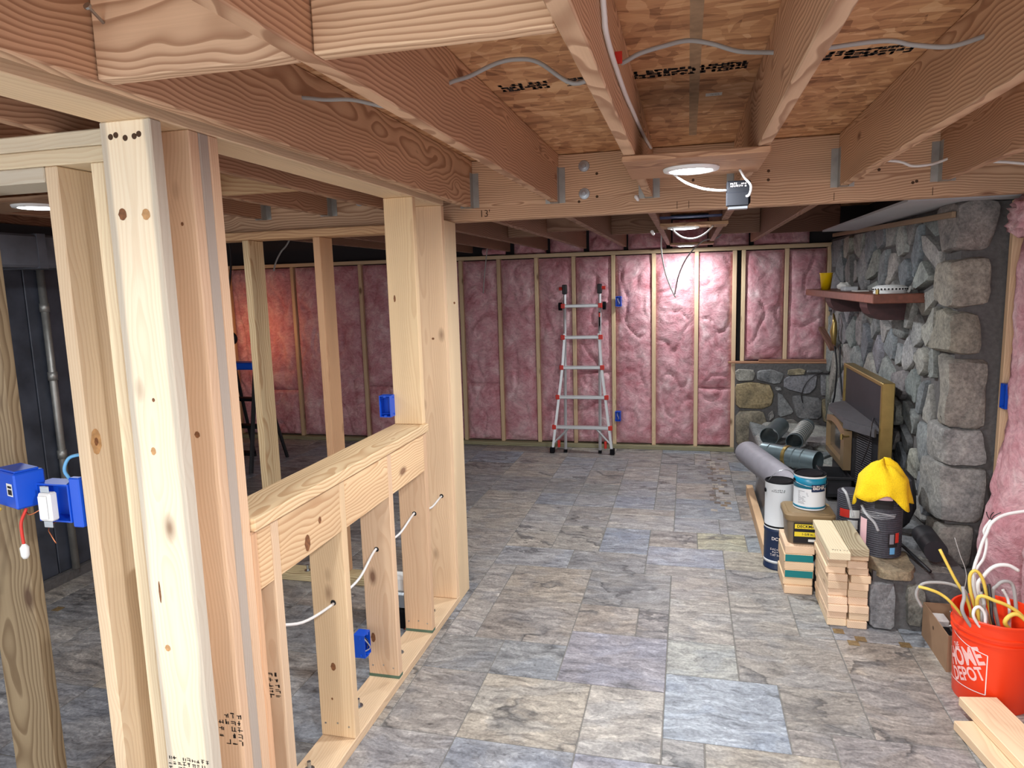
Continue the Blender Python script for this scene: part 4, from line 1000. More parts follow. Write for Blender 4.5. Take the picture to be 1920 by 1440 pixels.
# ash pan in front of the stove
ap=empty('ash_pan',(.965,4.80,.315),'black metal ash pan with flared rim in front of stove','pan')
x0,x1,y0,y1,z0,z1=.855,1.005,4.62,4.90,.3135,.44; t=.004
mb=MB().box(x0,x1,y0,y1,z0,z0+t); build(mb,'pan_floor','black_metal',ap)
for (a,b_,c,d) in [(x0,x0+t,y0,y1),(x1-t,x1,y0,y1),(x0,x1,y0,y0+t),(x0,x1,y1-t,y1)]: build(MB().box(a,b_,c,d,z0+t,z1),'pan_side','black_metal',ap)
build(MB().cbox(x0-.014,x1+.014,y0-.016,y0-.004,z1-.012,z1+.006,.003).cbox(x0-.014,x0-.004,y0-.004,y1+.01,z1-.012,z1+.006,.003),'pan_rim','black_metal',ap)
build(MB().cbox(x0+.014,x1-.014,y0-.004,y0-.001,z0+.02,z1-.03,.001),'panel','black_panel',ap)
# galvanised stove pipes
def pipe(name,p0,p1,r,label,parts=(),mat='pipe_steel'):
    p0=Vector(p0); p1=Vector(p1); e=empty(name,(p0+p1)/2,label,'pipe'); d=(p1-p0); L=d.length; q=d.normalized().to_track_quat('Z','Y').to_matrix().to_4x4(); q.translation=p0
    build(MB().lathe([(r,0),(r,L),(r-.003,L),(r-.003,0),(r,0)],0,0,28,q),'tube','%s'%mat,e,sharp=40)
    for a,w,ex,mt in parts: build(MB().lathe([(r,a*L),(r+ex,a*L+.004),(r+ex,a*L+w-.004),(r,a*L+w)],0,0,28,q),'collar',mt,e,sharp=40)
    return e
pipe('stove_pipe',(.56,5.42,.40),(.895,5.15,.405),.075,'short galvanised stove pipe with yellowed band lying on hearth',[(.42,.03,.006,'brass'),(.12,.015,.004,'pipe_steel'),(.6,.012,.004,'pipe_steel'),(.75,.012,.004,'pipe_steel')])
e=pipe('stove_pipe',(.80,5.62,.44),(.98,6.2,.45),.062,'ribbed galvanised stove pipe leaning behind the banded pipe',[(k*.09,.02,.005,'galvanised') for k in range(1,10)])
pipe('stove_pipe',(.66,6.0,.395),(.80,6.45,.395),.075,'dark open ended stove pipe behind the ribbed pipe')
# grey roll, leaning sheet, plank by the hearth
def cyl(name,p0,p1,r,mat,label,cat,ends=True):
    p0=Vector(p0); p1=Vector(p1); L=(p1-p0).length; q=(p1-p0).normalized().to_track_quat('Z','Y').to_matrix().to_4x4(); q.translation=p0
    e=empty(name,(p0+p1)/2,label,cat)
    mb=MB(); n=28; prof=[]
    rings=[]
    for k in range(15):
        z=L*k/14
        for j in range(n):
            a=2*math.pi*j/n; rr=r*(1+.03*math.sin(3*a+z*3)+.025*noise.noise(Vector((math.cos(a)*1.5,math.sin(a)*1.5,z*3)))); rings.append(q@Vector((rr*math.cos(a),rr*math.sin(a),z)))
    fs=[(k*n+j,k*n+(j+1)%n,(k+1)*n+(j+1)%n,(k+1)*n+j) for k in range(14) for j in range(n)]
    fs+=[tuple(range(n-1,-1,-1)),tuple(14*n+j for j in range(n))]
    build(mb.add(rings,fs),'roll_body',mat,e,sharp=60)
    # spiral end
    pts=[q@Vector(((r*.92*(1-k/60))*math.cos(k*.42),(r*.92*(1-k/60))*math.sin(k*.42),L+.002)) for k in range(58)]
    build(MB().tube(pts,.0018,4),'spiral_end','black_roll',e)
    return e
cyl('sheet_roll',(.435,5.32,.415),(.660,4.36,.415),.088,'roll_grey','thick grey rolled sheet lying across the hearth edge','roll')
sh=build(MB().add([(.512,4.34,.002),(.512,5.62,.002),(.563,5.62,.322),(.563,4.34,.322),(.520,4.34,.002),(.520,5.62,.002),(.570,5.62,.322),(.570,4.34,.322)],[(0,1,2,3),(4,5,6,7),(0,3,7,4),(1,2,6,5),(0,1,5,4),(3,2,6,7)]),'grey_sheet','sheet_grey'); tag(sh,'flat grey sheet leaning against the hearth side','panel')
tag(lum('wood_plank',.456,.504,4.32,5.62,0,.085,'y',(220,178,122),None,'pine'),'long pine plank lying on edge along the hearth','plank')
# hearth tools near the far corner
tg=empty('fire_tongs',(1.20,6.85,.9),'black fireplace tongs with curled grips hanging on stone face','tongs')
for s in (-1,1):
    build(MB().tube(smoothpath([onx(1570+s*5,650,1.19),onx(1572+s*3,690,1.19),onx(1572+s*7,740,1.19),onx(1572+s*10,758,1.19),onx(1572,778,1.19)],5),.007,7),'arm','black_metal',tg,smooth=True)
bl=empty('fire_bellows',(1.2,6.85,1.15),'brass nozzled wooden fire bellows hanging beside the tongs','bellows')
build(MB().tube([onx(1563,588,1.2),onx(1565,605,1.2),onx(1563,622,1.2),onx(1564,650,1.2)],.02,10,rr=[.006,.018,.03,.012]),'nozzle','brass',bl,smooth=True)
build(MB().tube([onx(1560,545,1.23),onx(1563,588,1.2)],.006,6),'hook','steel',bl)
lumdir('handle',onx(1540,615,1.16),onx(1562,655,1.18),.05,.03,(120,74,52),bl,'treated')

# ================================================================== LUMBER STACKS
def board_thing(name,x0,x1,y0,y1,z0,z1,axis,c,mat,label,group,cat='board'):
    o=lum(name,x0,x1,y0,y1,z0,z1,axis,c,None,mat); return tag(o,label,cat,group)
rb=random.Random(9)
ORD=['lowest','second','third','fourth','fifth','sixth','seventh','eighth','ninth','tenth']
for i in range(6):
    z=.0005+i*.0445; c=jit((230,198,152),8)
    o=board_thing('wood_block',.517+rb.uniform(-.006,.006),.660+rb.uniform(-.006,.008),3.835+(0 if i in (2,4) else rb.uniform(-.01,.012)),4.10+rb.uniform(-.03,.015),z,z+.044,'y',c,'pine',
        ('teal ended board %s from the floor under the screw tub' if i in (2,4) else 'plain ended board %s from the floor under the screw tub')%ORD[i],'boards stacked under the screw tub')
    if i in (2,4):
        mb=MB().box(.519,.659,3.8335,3.8348,z+.003,z+.041); build(mb,'painted_end','teal_paint',o)
for ccol,(x0,x1) in enumerate([(.674,.763),(.766,.855)]):
    nrow=10
    for i in range(nrow):
        z=.0005+i*.0385; dx=rb.uniform(-.005,.005)+(-.012 if i>6 else 0); dy=rb.uniform(-.012,.012)+(-.02 if i>7 else 0)
        board_thing('two_by_four',x0+dx+.0005,x1+dx-.0005,3.49+dy,3.49+dy+.33+rb.uniform(0,.03),z,z+.038,'y',jit((234,204,164),8),'pine','short pine board %s from the floor in the stack column %s'%(ORD[i],'next to teal ended boards' if ccol==0 else 'touching the hearth stones'),'short boards in the twin stack')
o=board_thing('two_by_four',.650,.742,3.37,3.83,.3860,.424,'y',(226,214,176),'pine','pale board with ink stamp on top of the twin stack',None); stamp('ink_stamp',marks(1,7,.07,.014,51,.9),lambda x,y:(.70+x,3.40+y,.4246),'print_black',o)
board_thing('two_by_four',.745,.834,3.43,3.84,.3860,.424,'y',(196,184,146),'treated','greenish treated board on top of the twin stack',None)

# bottom right boards
pf=onz(1825,1300,.076); pn=onz(1905,1462,.076)
d=(pn-pf); 
tag(lumdir('pine_board',Vector((1.095,2.845,.0575)),Vector((1.24,1.95,.0575)),.14,.037,(236,204,156),None,'pine'),'upper pine board lying in front of the orange bucket','board')
tag(lumdir('pine_board',Vector((1.045,2.74,.0193)),Vector((1.19,1.90,.0193)),.14,.037,(234,202,156),None,'pine'),'lower pine board half hidden under the upper board','board')

# ================================================================== CANS AND TUBS
def paint_can(name,x,y,z,r,h,label,body,band,handle_up=True,hand=1.0,lid='black_plastic',logo=None):
    e=empty(name,(x,y,z),label,'paint can')
    build(MB().lathe([(.001,z+.004),(r-.004,z+.004),(r-.002,z),(r,z+.002),(r,z+.006),(r-.0015,z+.010),(r-.0015,z+h-.014),(r,z+h-.010),(r,z+h-.004)],x,y,36),'can_body',body,e,sharp=40)
    if band: build(MB().lathe([(r-.0008,z+h*.62),(r-.0004,z+h*.62),(r-.0004,z+h-.016),(r-.0012,z+h-.016)],x,y,36),'label_band',band,e,smooth=True)
    build(MB().lathe([(r-.0014,z+.010),(r-.0002,z+.010),(r-.0002,z+.020),(r-.0012,z+.020)],x,y,36),'base_band','black_plastic' if not band else band,e,smooth=True)
    build(MB().lathe([(r,z+h-.006),(r+.0015,z+h-.003),(r+.0005,z+h),(r-.006,z+h),(r-.009,z+h-.006),(r-.014,z+h-.006),(r-.018,z+h-.001),(r-.035,z+h-.004),(.001,z+h-.004)],x,y,36),'lid',lid,e,sharp=40)
    for s in (-1,1): 
        a=math.radians(195)+(0 if s>0 else math.pi); px,py=x+math.cos(a)*r,y+math.sin(a)*r
        M=Matrix.Translation((px,py,z+h*.80))@Matrix.Rotation(a,4,'Z')@Matrix.Rotation(math.pi/2,4,'Y'); build(MB().lathe([(.012,0),(.012,.004),(.006,.007),(.0005,.007)],0,0,14,M),'handle_ear','black_plastic',e,sharp=40)
    a=math.radians(195); A=Vector((x+math.cos(a)*(r+.005),y+math.sin(a)*(r+.005),z+h*.8)); B=Vector((x-math.cos(a)*(r+.005),y-math.sin(a)*(r+.005),z+h*.8)); 
    if handle_up: mid=[Vector((x,y,z+h*.8))+Vector((math.cos(a+t)*(r+.004)*1.0,math.sin(a+t)*.3*(r),0))*1.0+Vector((0,0,math.sin(t)*.125*hand)) for t in [math.pi*k/10 for k in range(11)]]
    else: mid=[Vector((x+math.cos(a+t)*(r+.006),y+math.sin(a+t)*(r+.006),z+h*.8-math.sin(t)*.02)) for t in [math.pi*k/10 for k in range(11)]]
    build(MB().tube(mid,.0018,6),'handle','steel',e,smooth=True)
    return e
CX,CY=.655,3.99; TZ=.4445
pc1=paint_can('paint_can',CX,CY,TZ,.083,.193,'teal banded white paint can standing on the screw tub','can_label','can_blue',False)
def cylfn(cx,cy,r,a0,z0,rot=0.0):
    cr,sr=math.cos(rot),math.sin(rot)
    def f(x,y):
        u=x*cr-y*sr; v=x*sr+y*cr; a=a0+u/r; return (cx+math.cos(a)*r,cy+math.sin(a)*r,z0+v)
    return f
cam_a=math.atan2(-CY,-CX)
patch=MB(); f=cylfn(CX,CY,.0836,cam_a+.62,TZ+.125)
patch.add([f(x,y) for y in (-.02,.02) for x in [-.042+.014*k for k in range(7)]],[(k,k+1,k+8,k+7) for k in range(6)]); build(patch,'logo_patch','can_navy',pc1,smooth=True)
lettering('behr','print_white',cylfn(CX,CY,.0842,cam_a+.62,TZ+.127),pc1)
rl=random.Random(4)
stamp('fine_print',[(-.032,-.032+rl.uniform(.03,.06),-.035+k*.0075,-.035+k*.0075+.0022) for k in range(10)],cylfn(CX,CY,.0838,cam_a-.35,TZ+.07),'roll_grey',pc1)
pc2=paint_can('paint_can',.530,4.215,.2455,.083,.28,'plain white tall paint can with raised wire handle','can_label',None,True,1.0)
stamp('fine_print',marks(2,9,.1,.02,62,.6),cylfn(.530,4.215,.0836,math.atan2(-4.215,-.530)-.1,.48),'print_black',pc2)
# blue tube can below it
bc=empty('canister',(.530,4.215,0),'dark blue canister with white lettering under the plain white can','can')
# (stands on the floor beside the stack)
build(MB().lathe([(.001,0),(.082,0),(.0845,.003),(.0845,.01),(.082,.014),(.082,.225),(.0845,.23),(.0845,.24),(.082,.244),(.001,.244)],.530,4.215,32),'can_body','can_navy',bc,sharp=40)
lettering('dc','print_white',cylfn(.530,4.215,.0828,math.atan2(-4.215,-.530)-.25,.19),bc); stamp('fine_print',marks(3,5,.06,.05,63,.9),cylfn(.530,4.215,.0826,math.atan2(-4.215,-.530)-.2,.11),'print_white',bc)
build(MB().lathe([(.0822,.04),(.0828,.04),(.0828,.056),(.0822,.056)],.530,4.215,32),'stripe','can_label',bc,smooth=True)
# screw tub
tb=empty('screw_tub',(.64,4.0,.2675),'tan screw tub with brown lid and yellow label on boards','tub')
def rrect(cx,cy,w,d,r,n=5):
    p=[]
    for sx,sy,a0 in ((1,1,0),(-1,1,90),(-1,-1,180),(1,-1,270)):
        for k in range(n+1):
            a=math.radians(a0+90*k/n); p.append((cx+sx*(w/2-r)+r*math.cos(a),cy+sy*(d/2-r)+r*math.sin(a)))
    return p
def loft(secs,cap0=True,cap1=True):
    mb=MB(); n=len(secs[0][0])
    for poly,z in secs: mb.v+=[(x,y,z) for x,y in poly]
    for i in range(len(secs)-1):
        for k in range(n): mb.f.append((i*n+k,i*n+(k+1)%n,(i+1)*n+(k+1)%n,(i+1)*n+k))
    if cap0: mb.f.append(tuple(range(n-1,-1,-1)))
    if cap1: mb.f.append(tuple((len(secs)-1)*n+k for k in range(n)))
    return mb
tx,ty=.645,3.975; tz=.268
build(loft([(rrect(tx,ty,.215,.20,.03),tz),(rrect(tx,ty,.235,.22,.03),tz+.135)]),'tub_body','tub_body',tb,sharp=35)
build(loft([(rrect(tx,ty,.25,.235,.034),tz+.132),(rrect(tx,ty,.258,.243,.036),tz+.14),(rrect(tx,ty,.258,.243,.036),tz+.162),(rrect(tx,ty,.246,.231,.034),tz+.170),(rrect(tx,ty,.22,.205,.03),tz+.170),(rrect(tx,ty,.215,.20,.03),tz+.1745)]),'lid','tub_lid',tb,sharp=35)
yf=ty-.1125
def tubfn(cx,cz): return lambda x,y:(tx+cx+x,yf-.0035-(cz+y-.0675)*.06,tz+cz+y)
def quadp(fn,w,h): return MB().add([fn(-w/2,-h/2),fn(w/2,-h/2),fn(w/2,h/2),fn(-w/2,h/2)],[(0,1,2,3)])
build(quadp(tubfn(.0,.066),.17,.115),'label_panel','print_black',tb)
g=tubfn(.0,.066); g2=lambda fn,e_:(lambda x,y:(fn(x,y)[0],fn(x,y)[1]-e_,fn(x,y)[2]))
build(quadp(g2(tubfn(-.012,.104),.0006),.135,.026),'label_band','label_yellow',tb); build(quadp(g2(tubfn(.0,.060),.0006),.16,.026),'label_band','label_yellow',tb); build(quadp(g2(tubfn(.02,.026),.0006),.06,.014),'label_band','white_paper',tb)
lettering('deck','print_black',g2(tubfn(-.012,.104),.0012),tb); lettering('size','print_black',g2(tubfn(.0,.060),.0012),tb)

# black mesh rolls in clear film
def roll_pack(x,y,z,r,h,label,seed,cam=True):
    e=empty('mesh_roll',(x,y,z),label,'roll'); prof=[(.001,z)]
    n=int(h/.011)
    for k in range(n):
        zz=z+h*k/n; prof+=[(r*.965,zz+.0005),(r,zz+.003),(r,zz+.008)]
    prof+=[(r*.965,z+h),(.001,z+h)]
    build(MB().lathe(prof,x,y,36),'roll_body','mesh_black',e,smooth=False)
    return e
RX,RY=.945,3.70; ca=math.atan2(-RY,-RX); SZ=.316
r1=roll_pack(RX,RY,SZ,.095,.375,'tall black ribbed mesh roll with labels under yellow cloth',1)
def curved(e,cx,cy,r,a0,z0,w,h,mat,name='label_patch'):
    f=cylfn(cx,cy,r,a0,z0); mb=MB(); n=8
    mb.add([f(-w/2+w*k/n,s*h/2) for s in (-1,1) for k in range(n+1)],[(k,k+1,k+n+2,k+n+1) for k in range(n)]); return build(mb,name,mat,e,smooth=True)
curved(r1,RX,RY,.0962,ca-.95,SZ+.11,.05,.15,'label_pink'); curved(r1,RX,RY,.0962,ca+.62,SZ+.095,.05,.07,'print_black'); curved(r1,RX,RY,.0968,ca+.55,SZ+.10,.022,.05,'roll_grey'); curved(r1,RX,RY,.0968,ca+.85,SZ+.105,.022,.05,'label_red')
curved(r1,RX,RY,.0968,ca+.6,SZ+.04,.026,.034,'label_blue'); curved(r1,RX,RY,.0962,ca+.12,SZ+.30,.085,.10,'print_black'); curved(r1,RX,RY,.0968,ca+.12,SZ+.315,.075,.04,'label_pink'); curved(r1,RX,RY,.0966,ca+.95,SZ+.31,.04,.07,'label_pink'); curved(r1,RX,RY,.0966,ca-.85,SZ+.34,.03,.05,'white_paper')
for k in range(5):
    fz=cylfn(RX,RY,.0985,ca-1.0+.02*k,SZ+.205+.006*k); build(MB().tube([fz(.03*j-.02,.004*math.sin(j*1.3+k)) for j in range(7)],.0012,5),'film_wrinkle','clear_film',r1,smooth=True)
fz=cylfn(RX,RY,.0995,ca-.6,SZ+.2); build(MB().tube(smoothpath([fz(-.05,.045),fz(-.01,.01),fz(.03,-.02),fz(.05,-.06)],5),.007,6),'film_strap','clear_film',r1,smooth=True)
r2=roll_pack(.885,4.05,SZ+.0,.075,.21,'short black mesh roll with red and white label',2); ca2=math.atan2(-4.05,-.885)
curved(r2,.885,4.05,.0762,ca2-.5,SZ+.10,.055,.045,'label_red'); curved(r2,.885,4.05,.0762,ca2+.2,SZ+.10,.05,.045,'white_paper'); curved(r2,.885,4.05,.0762,ca2+.1,SZ+.04,.05,.05,'white_paper')
build(MB().tube(smoothpath([(.83,4.03,SZ+.225),(.84,3.98,SZ+.21),(.86,3.972,SZ+.14),(.875,3.968,SZ+.09)],5),.008,6),'film_strap','clear_film',r2,smooth=True)
# yellow cloth draped over the tall roll
def drape():
    n=56; rad=[0,.03,.055,.078,.103,.108,.112,.118,.122]; vs=[]; fs=[]
    for i,r in enumerate(rad):
        for k in range(n):
            a=2*math.pi*k/n
            hem=.105+.03*math.sin(a*2+2.2)+.02*math.sin(a*5)
            fold=math.sin(a*7+1.2)+.6*math.sin(a*4+.3)
            if i<=3: z=SZ+.375+.012+.075*math.sqrt(max(0,1-(r/.085)**2))*(1+.22*math.sin(a*2+.5)+.1*math.sin(a*5)); rr=r*(1+.07*fold)
            else:
                t=(i-4)/(len(rad)-5); z=SZ+.386-hem*t; rr=r+.013*fold*t+.004
            rr=max(rr,.105) if i>=4 else rr
            vs.append((RX+.0+rr*math.cos(a),RY+rr*math.sin(a),z+.006*noise.noise(Vector((math.cos(a)*4,math.sin(a)*4,i)))))
    for i in range(len(rad)-1):
        for k in range(n): fs.append((i*n+k,i*n+(k+1)%n,(i+1)*n+(k+1)%n,(i+1)*n+k))
    return MB().add(vs,fs)
cl=build(drape(),'cleaning_cloth','yellow_cloth',smooth=True); tag(cl,'bright yellow cloth draped over the tall mesh roll','cloth')
md=cl.modifiers.new('thick','SOLIDIFY'); md.thickness=.004; md.offset=1
tgp=build(MB().add([ony(1612,938,3.86),ony(1631,925,3.86),ony(1628,889,3.86),ony(1624,888,3.86)],[(0,1,2,3)]),'x','label_yellow') if False else None
e=empty('tag_card',ony(1622,915,3.87),'yellow square price card leaning behind the tall roll','card')
P4=[ony(1610,916,3.87),ony(1630,926,3.87),ony(1637,893,3.87),ony(1624,886,3.87)]
build(MB().add(P4+[p+Vector((0,.004,0)) for p in P4],[(0,1,2,3),(4,7,6,5),(0,4,5,1),(1,5,6,2),(2,6,7,3),(3,7,4,0)]),'card_sheet','label_yellow',e)
cc=ony(1623,910,3.868); lettering('nine','print_black',lambda x,y:(cc.x+x,cc.y,cc.z+y),e)
# black bags/rolls between the rolls and the stone corner
cyl('film_roll',(1.165,3.60,.37),(1.18,3.84,.37),.052,'black_roll','black plastic film roll lying by the corner stones','roll')
crumple('black_bag',(1.13,4.06,.315),.10,'black_roll','crumpled black bag behind the black film roll','bag',7,(.7,.9,1.7))
tag(build(MB().tube([(1.045,3.83,.345),(1.115,3.50,.308)],.008,8),'pry_bar','black_metal',smooth=True),'thin black steel bar lying across the capstone','bar')

# ================================================================== RIGHT WALL
wall_right=build(MB().box(1.605,1.68,-.6,7.2,0,2.334),'wall_right','backing'); tag(wall_right,'insulated right wall with pale stud and pink wool','wall',kind='structure')
lum('stud',1.487,1.578,3.835,3.873,0,2.03,'z',(228,190,142),wall_right); lum('stud',1.487,1.578,3.39,3.428,0,2.03,'z',(228,196,150),wall_right)
lum('stud',1.487,1.578,2.95,2.988,0,2.03,'z',(228,196,150),wall_right)
def batt_x(y0,y1,z0,z1,xface,seed,prof):
    nu=max(8,int((y1-y0)/.016)); nv=int((z1-z0)/.018); vs=[]; fs=[]
    for j in range(nv+1):
        for i in range(nu+1):
            u=i/nu; v=j/nv; y=y0+(y1-y0)*u; z=z0+(z1-z0)*v; e=(1-abs(2*u-1)**4)*(1-abs(2*v-1)**26)
            w=noise.noise_vector(Vector((y*2.5+seed,z*2.5,seed)))*.35
            n1=noise.noise(Vector((y*4+seed,z*3,seed))); rg=abs(noise.noise(Vector((y*5+w.x,z*3.4+w.y,seed)))); cr=max(0,1-rg*7)
            d=prof(z)*e*(1+.5*n1)+e*(-.02*cr*cr+.010*noise.noise(Vector((y*16,z*14,seed)))+.005*noise.noise(Vector((y*42,z*40,seed))))-.03*(1-e)
            vs.append((xface-d,y,z))
    for j in range(nv):
        for i in range(nu):
            a=j*(nu+1)+i; fs.append((a,a+nu+1,a+nu+2,a+1))
    o=len(vs); vs+=[(1.578,y0,z0),(1.578,y1,z0),(1.578,y1,z1),(1.578,y0,z1)]; fs.append((o,o+1,o+2,o+3))
    return link(MB().add(vs,fs).mesh('insulation_batt',True),'insulation_batt','pink_wool',wall_right,None,(255,255,255))
prof=lambda z: .03+.075*max(0,min(1,(1.0-z)/.5)) if z<1.5 else .03
batt_x(3.43,3.832,.03,1.86,1.50,5.5,prof); batt_x(2.99,3.388,.03,1.86,1.50,8.5,prof)
for k in range(7):
    y=2.51-k*.44; lum('stud',1.487,1.578,y,y+.038,0,2.03,'z',jit((228,196,150),6),wall_right); batt_x(y+.04,y+.438,.03,1.99,1.51,11.5+k,lambda z:.03)
# torn tuft of wool at the top
tf=MB(); vs=[]; n=44; m_=28
for i in range(m_+1):
    for j in range(n):
        th=math.pi*i/m_; a=2*math.pi*j/n; d=Vector((math.sin(th)*math.cos(a)*.10,math.sin(th)*math.sin(a)*.19,math.cos(th)*.10)); q=1+.5*noise.noise(d*18)+.35*noise.noise(d*55)+.2*noise.noise(d*120)
        vs.append(Vector((1.515,3.62,1.945))+d*q)
build(tf.add(vs,[(i*n+j,i*n+(j+1)%n,(i+1)*n+(j+1)%n,(i+1)*n+j) for i in range(m_) for j in range(n)]),'wool_tuft','pink_wool',wall_right,smooth=True,color=(255,255,255))
outlet_box('outlet_box',(1.505,3.80,1.10),'blue outlet box nailed to the stud beside the fireplace corner',facing='-x',wires=False,size=(.06,.055,.12))

# ================================================================== BUCKET
BX,BYY,BH=1.195,2.992,.368
bk=empty('bucket',(BX,BYY,0),'orange five gallon bucket full of cable offcuts with white logo','bucket')
build(MB().lathe([(.001,.004),(.122,.004),(.130,.0),(.133,.006),(.1435,.275),(.150,.278),(.150,.286),(.1445,.288),(.145,.300),(.152,.303),(.152,.311),(.146,.313),(.147,.352),(.153,.354),(.155,.364),(.152,.368),(.146,.366),(.143,.35),(.130,.010),(.001,.010)],BX,BYY,56),'bucket_body','bucket_orange',bk,sharp=35)
bca=math.atan2(-BYY,-BX)
a_r=bca+.55
ears=[]
for s in (0,1):
    a=bca+1.15+s*math.pi; p=Vector((BX+.15*math.cos(a),BYY+.15*math.sin(a),.29)); ears.append(p)
    build(MB().lathe([(.02,0),(.02,.012),(.008,.016),(.0005,.016)],0,0,16,Matrix.Translation((BX+.142*math.cos(a),BYY+.142*math.sin(a),.292))@Matrix.Rotation(a,4,'Z')@Matrix.Rotation(math.pi/2,4,'Y')),'handle_ear','bucket_orange',bk,sharp=35)
mid=[Vector((BX+.172*math.cos(bca+1.15+t),BYY+.172*math.sin(bca+1.15+t),.292-.16*math.sin(t))) for t in [-math.pi*k/16 for k in range(17)]]
mid=[Vector((BX+.172*math.cos(bca+1.15+t),BYY+.172*math.sin(bca+1.15+t),.292-.17*abs(math.sin(t)))) for t in [math.pi*k/16 for k in range(17)]]
build(MB().tube(mid,.0025,6),'wire_handle','steel',bk,smooth=True)
def bfn(a0,z0,rot=0.0,ex=.0015):
    cr,sr=math.cos(rot),math.sin(rot)
    def f(x,y):
        u=x*cr-y*sr; v=x*sr+y*cr; z=z0+v; r=.133+(.1435-.133)*(z/.275)+ex; a=a0+u/.139; return (BX+math.cos(a)*r,BYY+math.sin(a)*r,z)
    return f
LA=bca-.80; LZ=.165
fr_=bfn(LA,LZ); 
def strip(pts,w):
    mb=MB()
    for (xa,ya),(xb,yb_) in zip(pts[:-1],pts[1:]):
        l=math.hypot(xb-xa,yb_-ya); nx,ny=-(yb_-ya)/l*w/2,(xb-xa)/l*w/2; k=max(1,int(l/.012))
        for q in range(k):
            t0,t1=q/k,(q+1)/k; p=lambda t,s:fr_(xa+(xb-xa)*t+s*nx,ya+(yb_-ya)*t+s*ny)
            mb.add([p(t0,-1),p(t1,-1),p(t1,1),p(t0,1)],[(0,1,2,3)])
    return mb
build(strip([(-.095,-.095),(.095,-.095),(.095,.07),(.02,.085),(-.095,.12),(-.095,-.095)],.0035),'logo_frame','print_white',bk)
RT=math.radians(26)
sq=lambda f_:(lambda x,y:f_(x*.62,y))
lettering('the','print_pink',sq(bfn(LA-.22,LZ+.055,RT)),bk); lettering('home','print_pink',sq(bfn(LA+.02,LZ+.022,RT)),bk); lettering('depot','print_pink',sq(bfn(LA+.16,LZ-.042,RT)),bk)
# cable offcuts in the bucket
OFF=['straight yellow cable offcut leaning out of the bucket toward the box', 'yellow cable offcut bent into a tall narrow hoop above the bucket', 'yellow cable offcut drooping low over the cardboard box', 'yellow cable offcut arching across the bucket mouth', 'grey cable offcut arching over the cardboard box and hooking down', 'long white cable offcut rising high and curving onto the wool', 'white cable offcut with stripped black wire ends beside the longest one', 'thick white cable offcut arching to a plain cut end', 'thick black cable offcut standing upright in the bucket', 'grey cable offcut bent into a wide upside down U', 'short grey cable offcut standing upright against the bucket rim', 'short curled yellow cable offcut lying over the bucket rim', 'small white cable loop low inside the orange bucket', 'thick grey cable offcut leaning in the middle of the bucket', 'short white cable offcut under the upside down grey U', 'hair thin grey wire sticking straight up from the bucket']
def offc(i,pts,r,mat,colr):
    cable('cable_offcut',pts,r,mat,OFF[i],'cable offcuts in the bucket')
def bp(px,py,Y): return ony(px,py,Y)
B0=lambda dx,dy,z=.2: Vector((BX+dx,BYY+dy,z))
offc(0,[B0(-.05,.0),bp(1815,1130,2.98),bp(1790,1085,2.98),bp(1762,1030,3.0)],.006,'yellow_cable','yellow')
offc(1,[B0(-.02,-.03),bp(1825,1130,2.95),bp(1818,1085,2.95),bp(1828,1070,2.95),bp(1842,1085,2.95),bp(1852,1125,2.95),B0(.0,-.03,.25)],.0065,'yellow_cable','yellow')
offc(2,[B0(-.08,-.02,.28),bp(1788,1135,2.92),bp(1765,1115,2.92),bp(1742,1105,2.92),bp(1722,1100,2.93)],.006,'yellow_cable','yellow')
offc(3,[B0(-.04,-.05),bp(1832,1125,2.9),bp(1870,1128,2.88),bp(1905,1145,2.88),bp(1930,1170,2.88)],.007,'yellow_cable','yellow')
offc(4,[B0(-.06,.03),bp(1815,1120,3.0),bp(1790,1098,3.0),bp(1755,1092,3.0),bp(1728,1096,3.0),bp(1718,1115,3.0),bp(1728,1138,3.0)],.006,'grey_cable','grey')
offc(5,[B0(.0,.02),bp(1825,1095,3.0),bp(1838,1030,3.02),bp(1850,1000,3.02),bp(1860,980,3.03),bp(1885,965,3.05),bp(1930,957,3.05)],.0065,'white_cable','white')
offc(6,[B0(.01,.03),bp(1828,1090,3.03),bp(1845,1045,3.04),bp(1850,1015,3.05),bp(1845,995,3.05),bp(1858,975,3.06)],.0055,'white_cable','white')
offc(7,[B0(.03,.0),bp(1835,1110,2.98),bp(1845,1080,2.98),bp(1865,1062,2.98),bp(1890,1060,2.98),bp(1910,1070,2.98)],.0075,'white_cable','white')
offc(8,[B0(.02,-.06),bp(1862,1165,2.9),bp(1858,1130,2.92),bp(1854,1095,2.95)],.006,'black_cable','black')
offc(9,[B0(.03,-.02),bp(1862,1120,2.96),bp(1870,1098,2.97),bp(1885,1090,2.97),bp(1900,1100,2.97),bp(1906,1150,2.95)],.007,'grey_cable','grey')
offc(10,[B0(-.06,-.06,.25),bp(1806,1150,2.9),bp(1808,1120,2.92),bp(1805,1100,2.94)],.007,'grey_cable','grey')
offc(11,[B0(.05,-.08,.3),bp(1885,1170,2.87),bp(1893,1155,2.87),bp(1908,1152,2.87),bp(1925,1165,2.87)],.008,'yellow_cable','yellow')
offc(12,[B0(-.02,-.08,.25),bp(1830,1165,2.88),bp(1826,1145,2.88),bp(1836,1138,2.88),bp(1846,1150,2.88),bp(1848,1170,2.88)],.006,'white_cable','white')
offc(13,[B0(-.03,-.04,.2),bp(1842,1160,2.9),bp(1845,1130,2.92),bp(1838,1110,2.94)],.0075,'grey_cable','grey')
offc(14,[B0(.06,.02,.25),bp(1893,1150,2.97),bp(1890,1125,2.98),bp(1880,1105,2.99)],.006,'white_cable','white')
offc(15,[B0(-.07,.02,.25),bp(1803,1140,2.97),bp(1812,1080,2.98),bp(1800,1040,2.99),bp(1790,1008,3.0)],.0015,'grey_cable','grey')
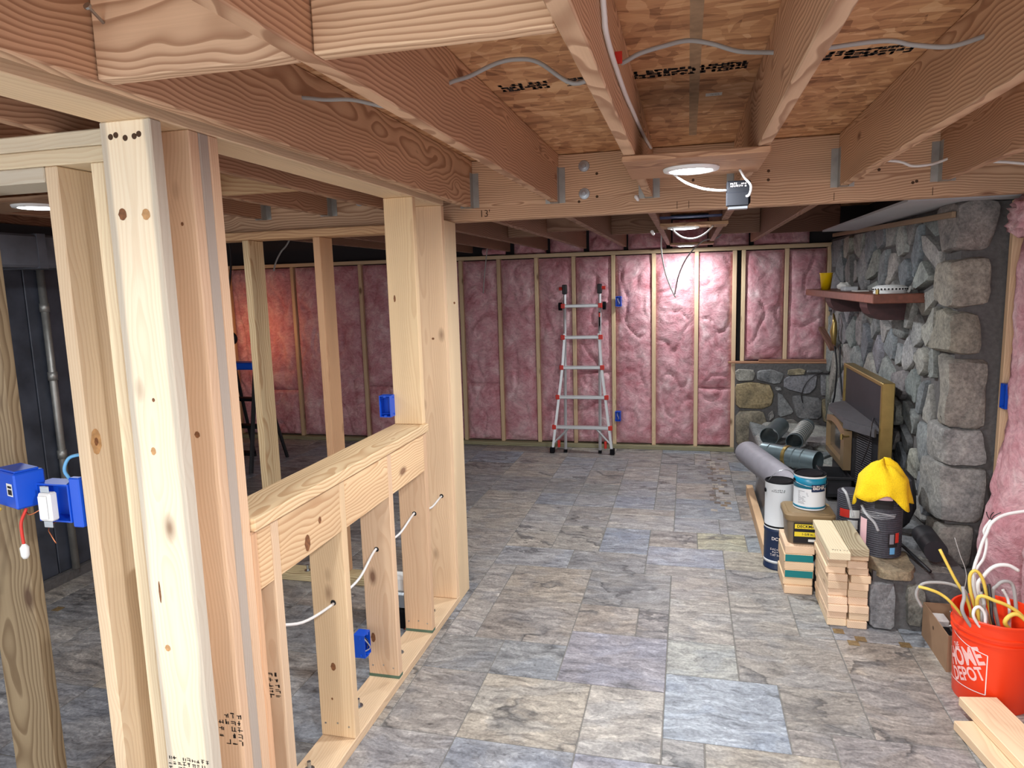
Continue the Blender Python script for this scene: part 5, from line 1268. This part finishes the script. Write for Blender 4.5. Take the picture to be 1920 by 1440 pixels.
for k in range(3):
    a0=bp(1857,977,3.06); cable('cable_offcut',[a0,a0+Vector((-.012+.012*k,0,.022)),a0+Vector((-.02+.025*k,-.01,.04))],.0018,'black_cable','thin black wire end twisting off a tall white offcut','stripped black wire ends')

# ================================================================== CARDBOARD BOX
cb=empty('cardboard_box',(1.2,3.32,0),'open brown cardboard box holding scraps behind the bucket','box')
x0,x1,y0,y1,hh=1.086,1.28,3.15,3.478,.165; t=.004
for nm,(a,b_,c,d) in [('side_panel',(x0,x0+t,y0,y1)),('side_panel',(x1-t,x1,y0,y1)),('end_panel',(x0+t,x1-t,y0,y0+t)),('end_panel',(x0+t,x1-t,y1-t,y1))]: build(MB().box(a,b_,c,d,0,hh),nm,'cardboard',cb)
build(MB().box(x0+t,x1-t,y0+t,y1-t,0,.004),'floor_panel','cardboard',cb)
build(MB().lathe([(0,0),(.009,0)],0,0,12,Matrix.Translation((x0-.0006,3.33,.11))@Matrix.Rotation(-math.pi/2,4,'Y')),'hand_hole','print_brown',cb)
tag(build(MB().cbox(1.10,1.19,3.20,3.36,.005,.11,.01),'tool_case','black_plastic'),'black tool case inside the cardboard box','tool case')
tag(build(MB().cbox(1.11,1.17,3.38,3.46,.005,.125,.006),'paper_box','white_paper'),'small white carton inside the cardboard box','carton')
cable('box_wire',[(1.15,3.30,.115),(1.13,3.26,.16),(1.17,3.22,.165),(1.20,3.26,.12)],.004,'white_cable','white wire loop inside the cardboard box')
# white device on the floor behind the half wall
fl=empty('floor_device',(-1.62,3.1,0),'white and black power tool standing behind the half wall','power tool')
q=onz(752,1170,.0)
build(MB().cbox(q.x-.06,q.x+.06,q.y-.05,q.y+.05,.0,.10,.01),'base','black_plastic',fl); build(MB().cbox(q.x-.055,q.x+.055,q.y-.045,q.y+.045,.10,.19,.012),'motor_housing','steel',fl); build(MB().cbox(q.x-.05,q.x+.05,q.y-.04,q.y+.04,.19,.27,.012),'upper_shell','white_plastic',fl)
build(MB().tube(smoothpath([(q.x+.05,q.y-.06,.01),(q.x+.09,q.y-.08,.012),(q.x+.1,q.y-.02,.012)],5),.006,6),'cord','red_plastic',fl,smooth=True)
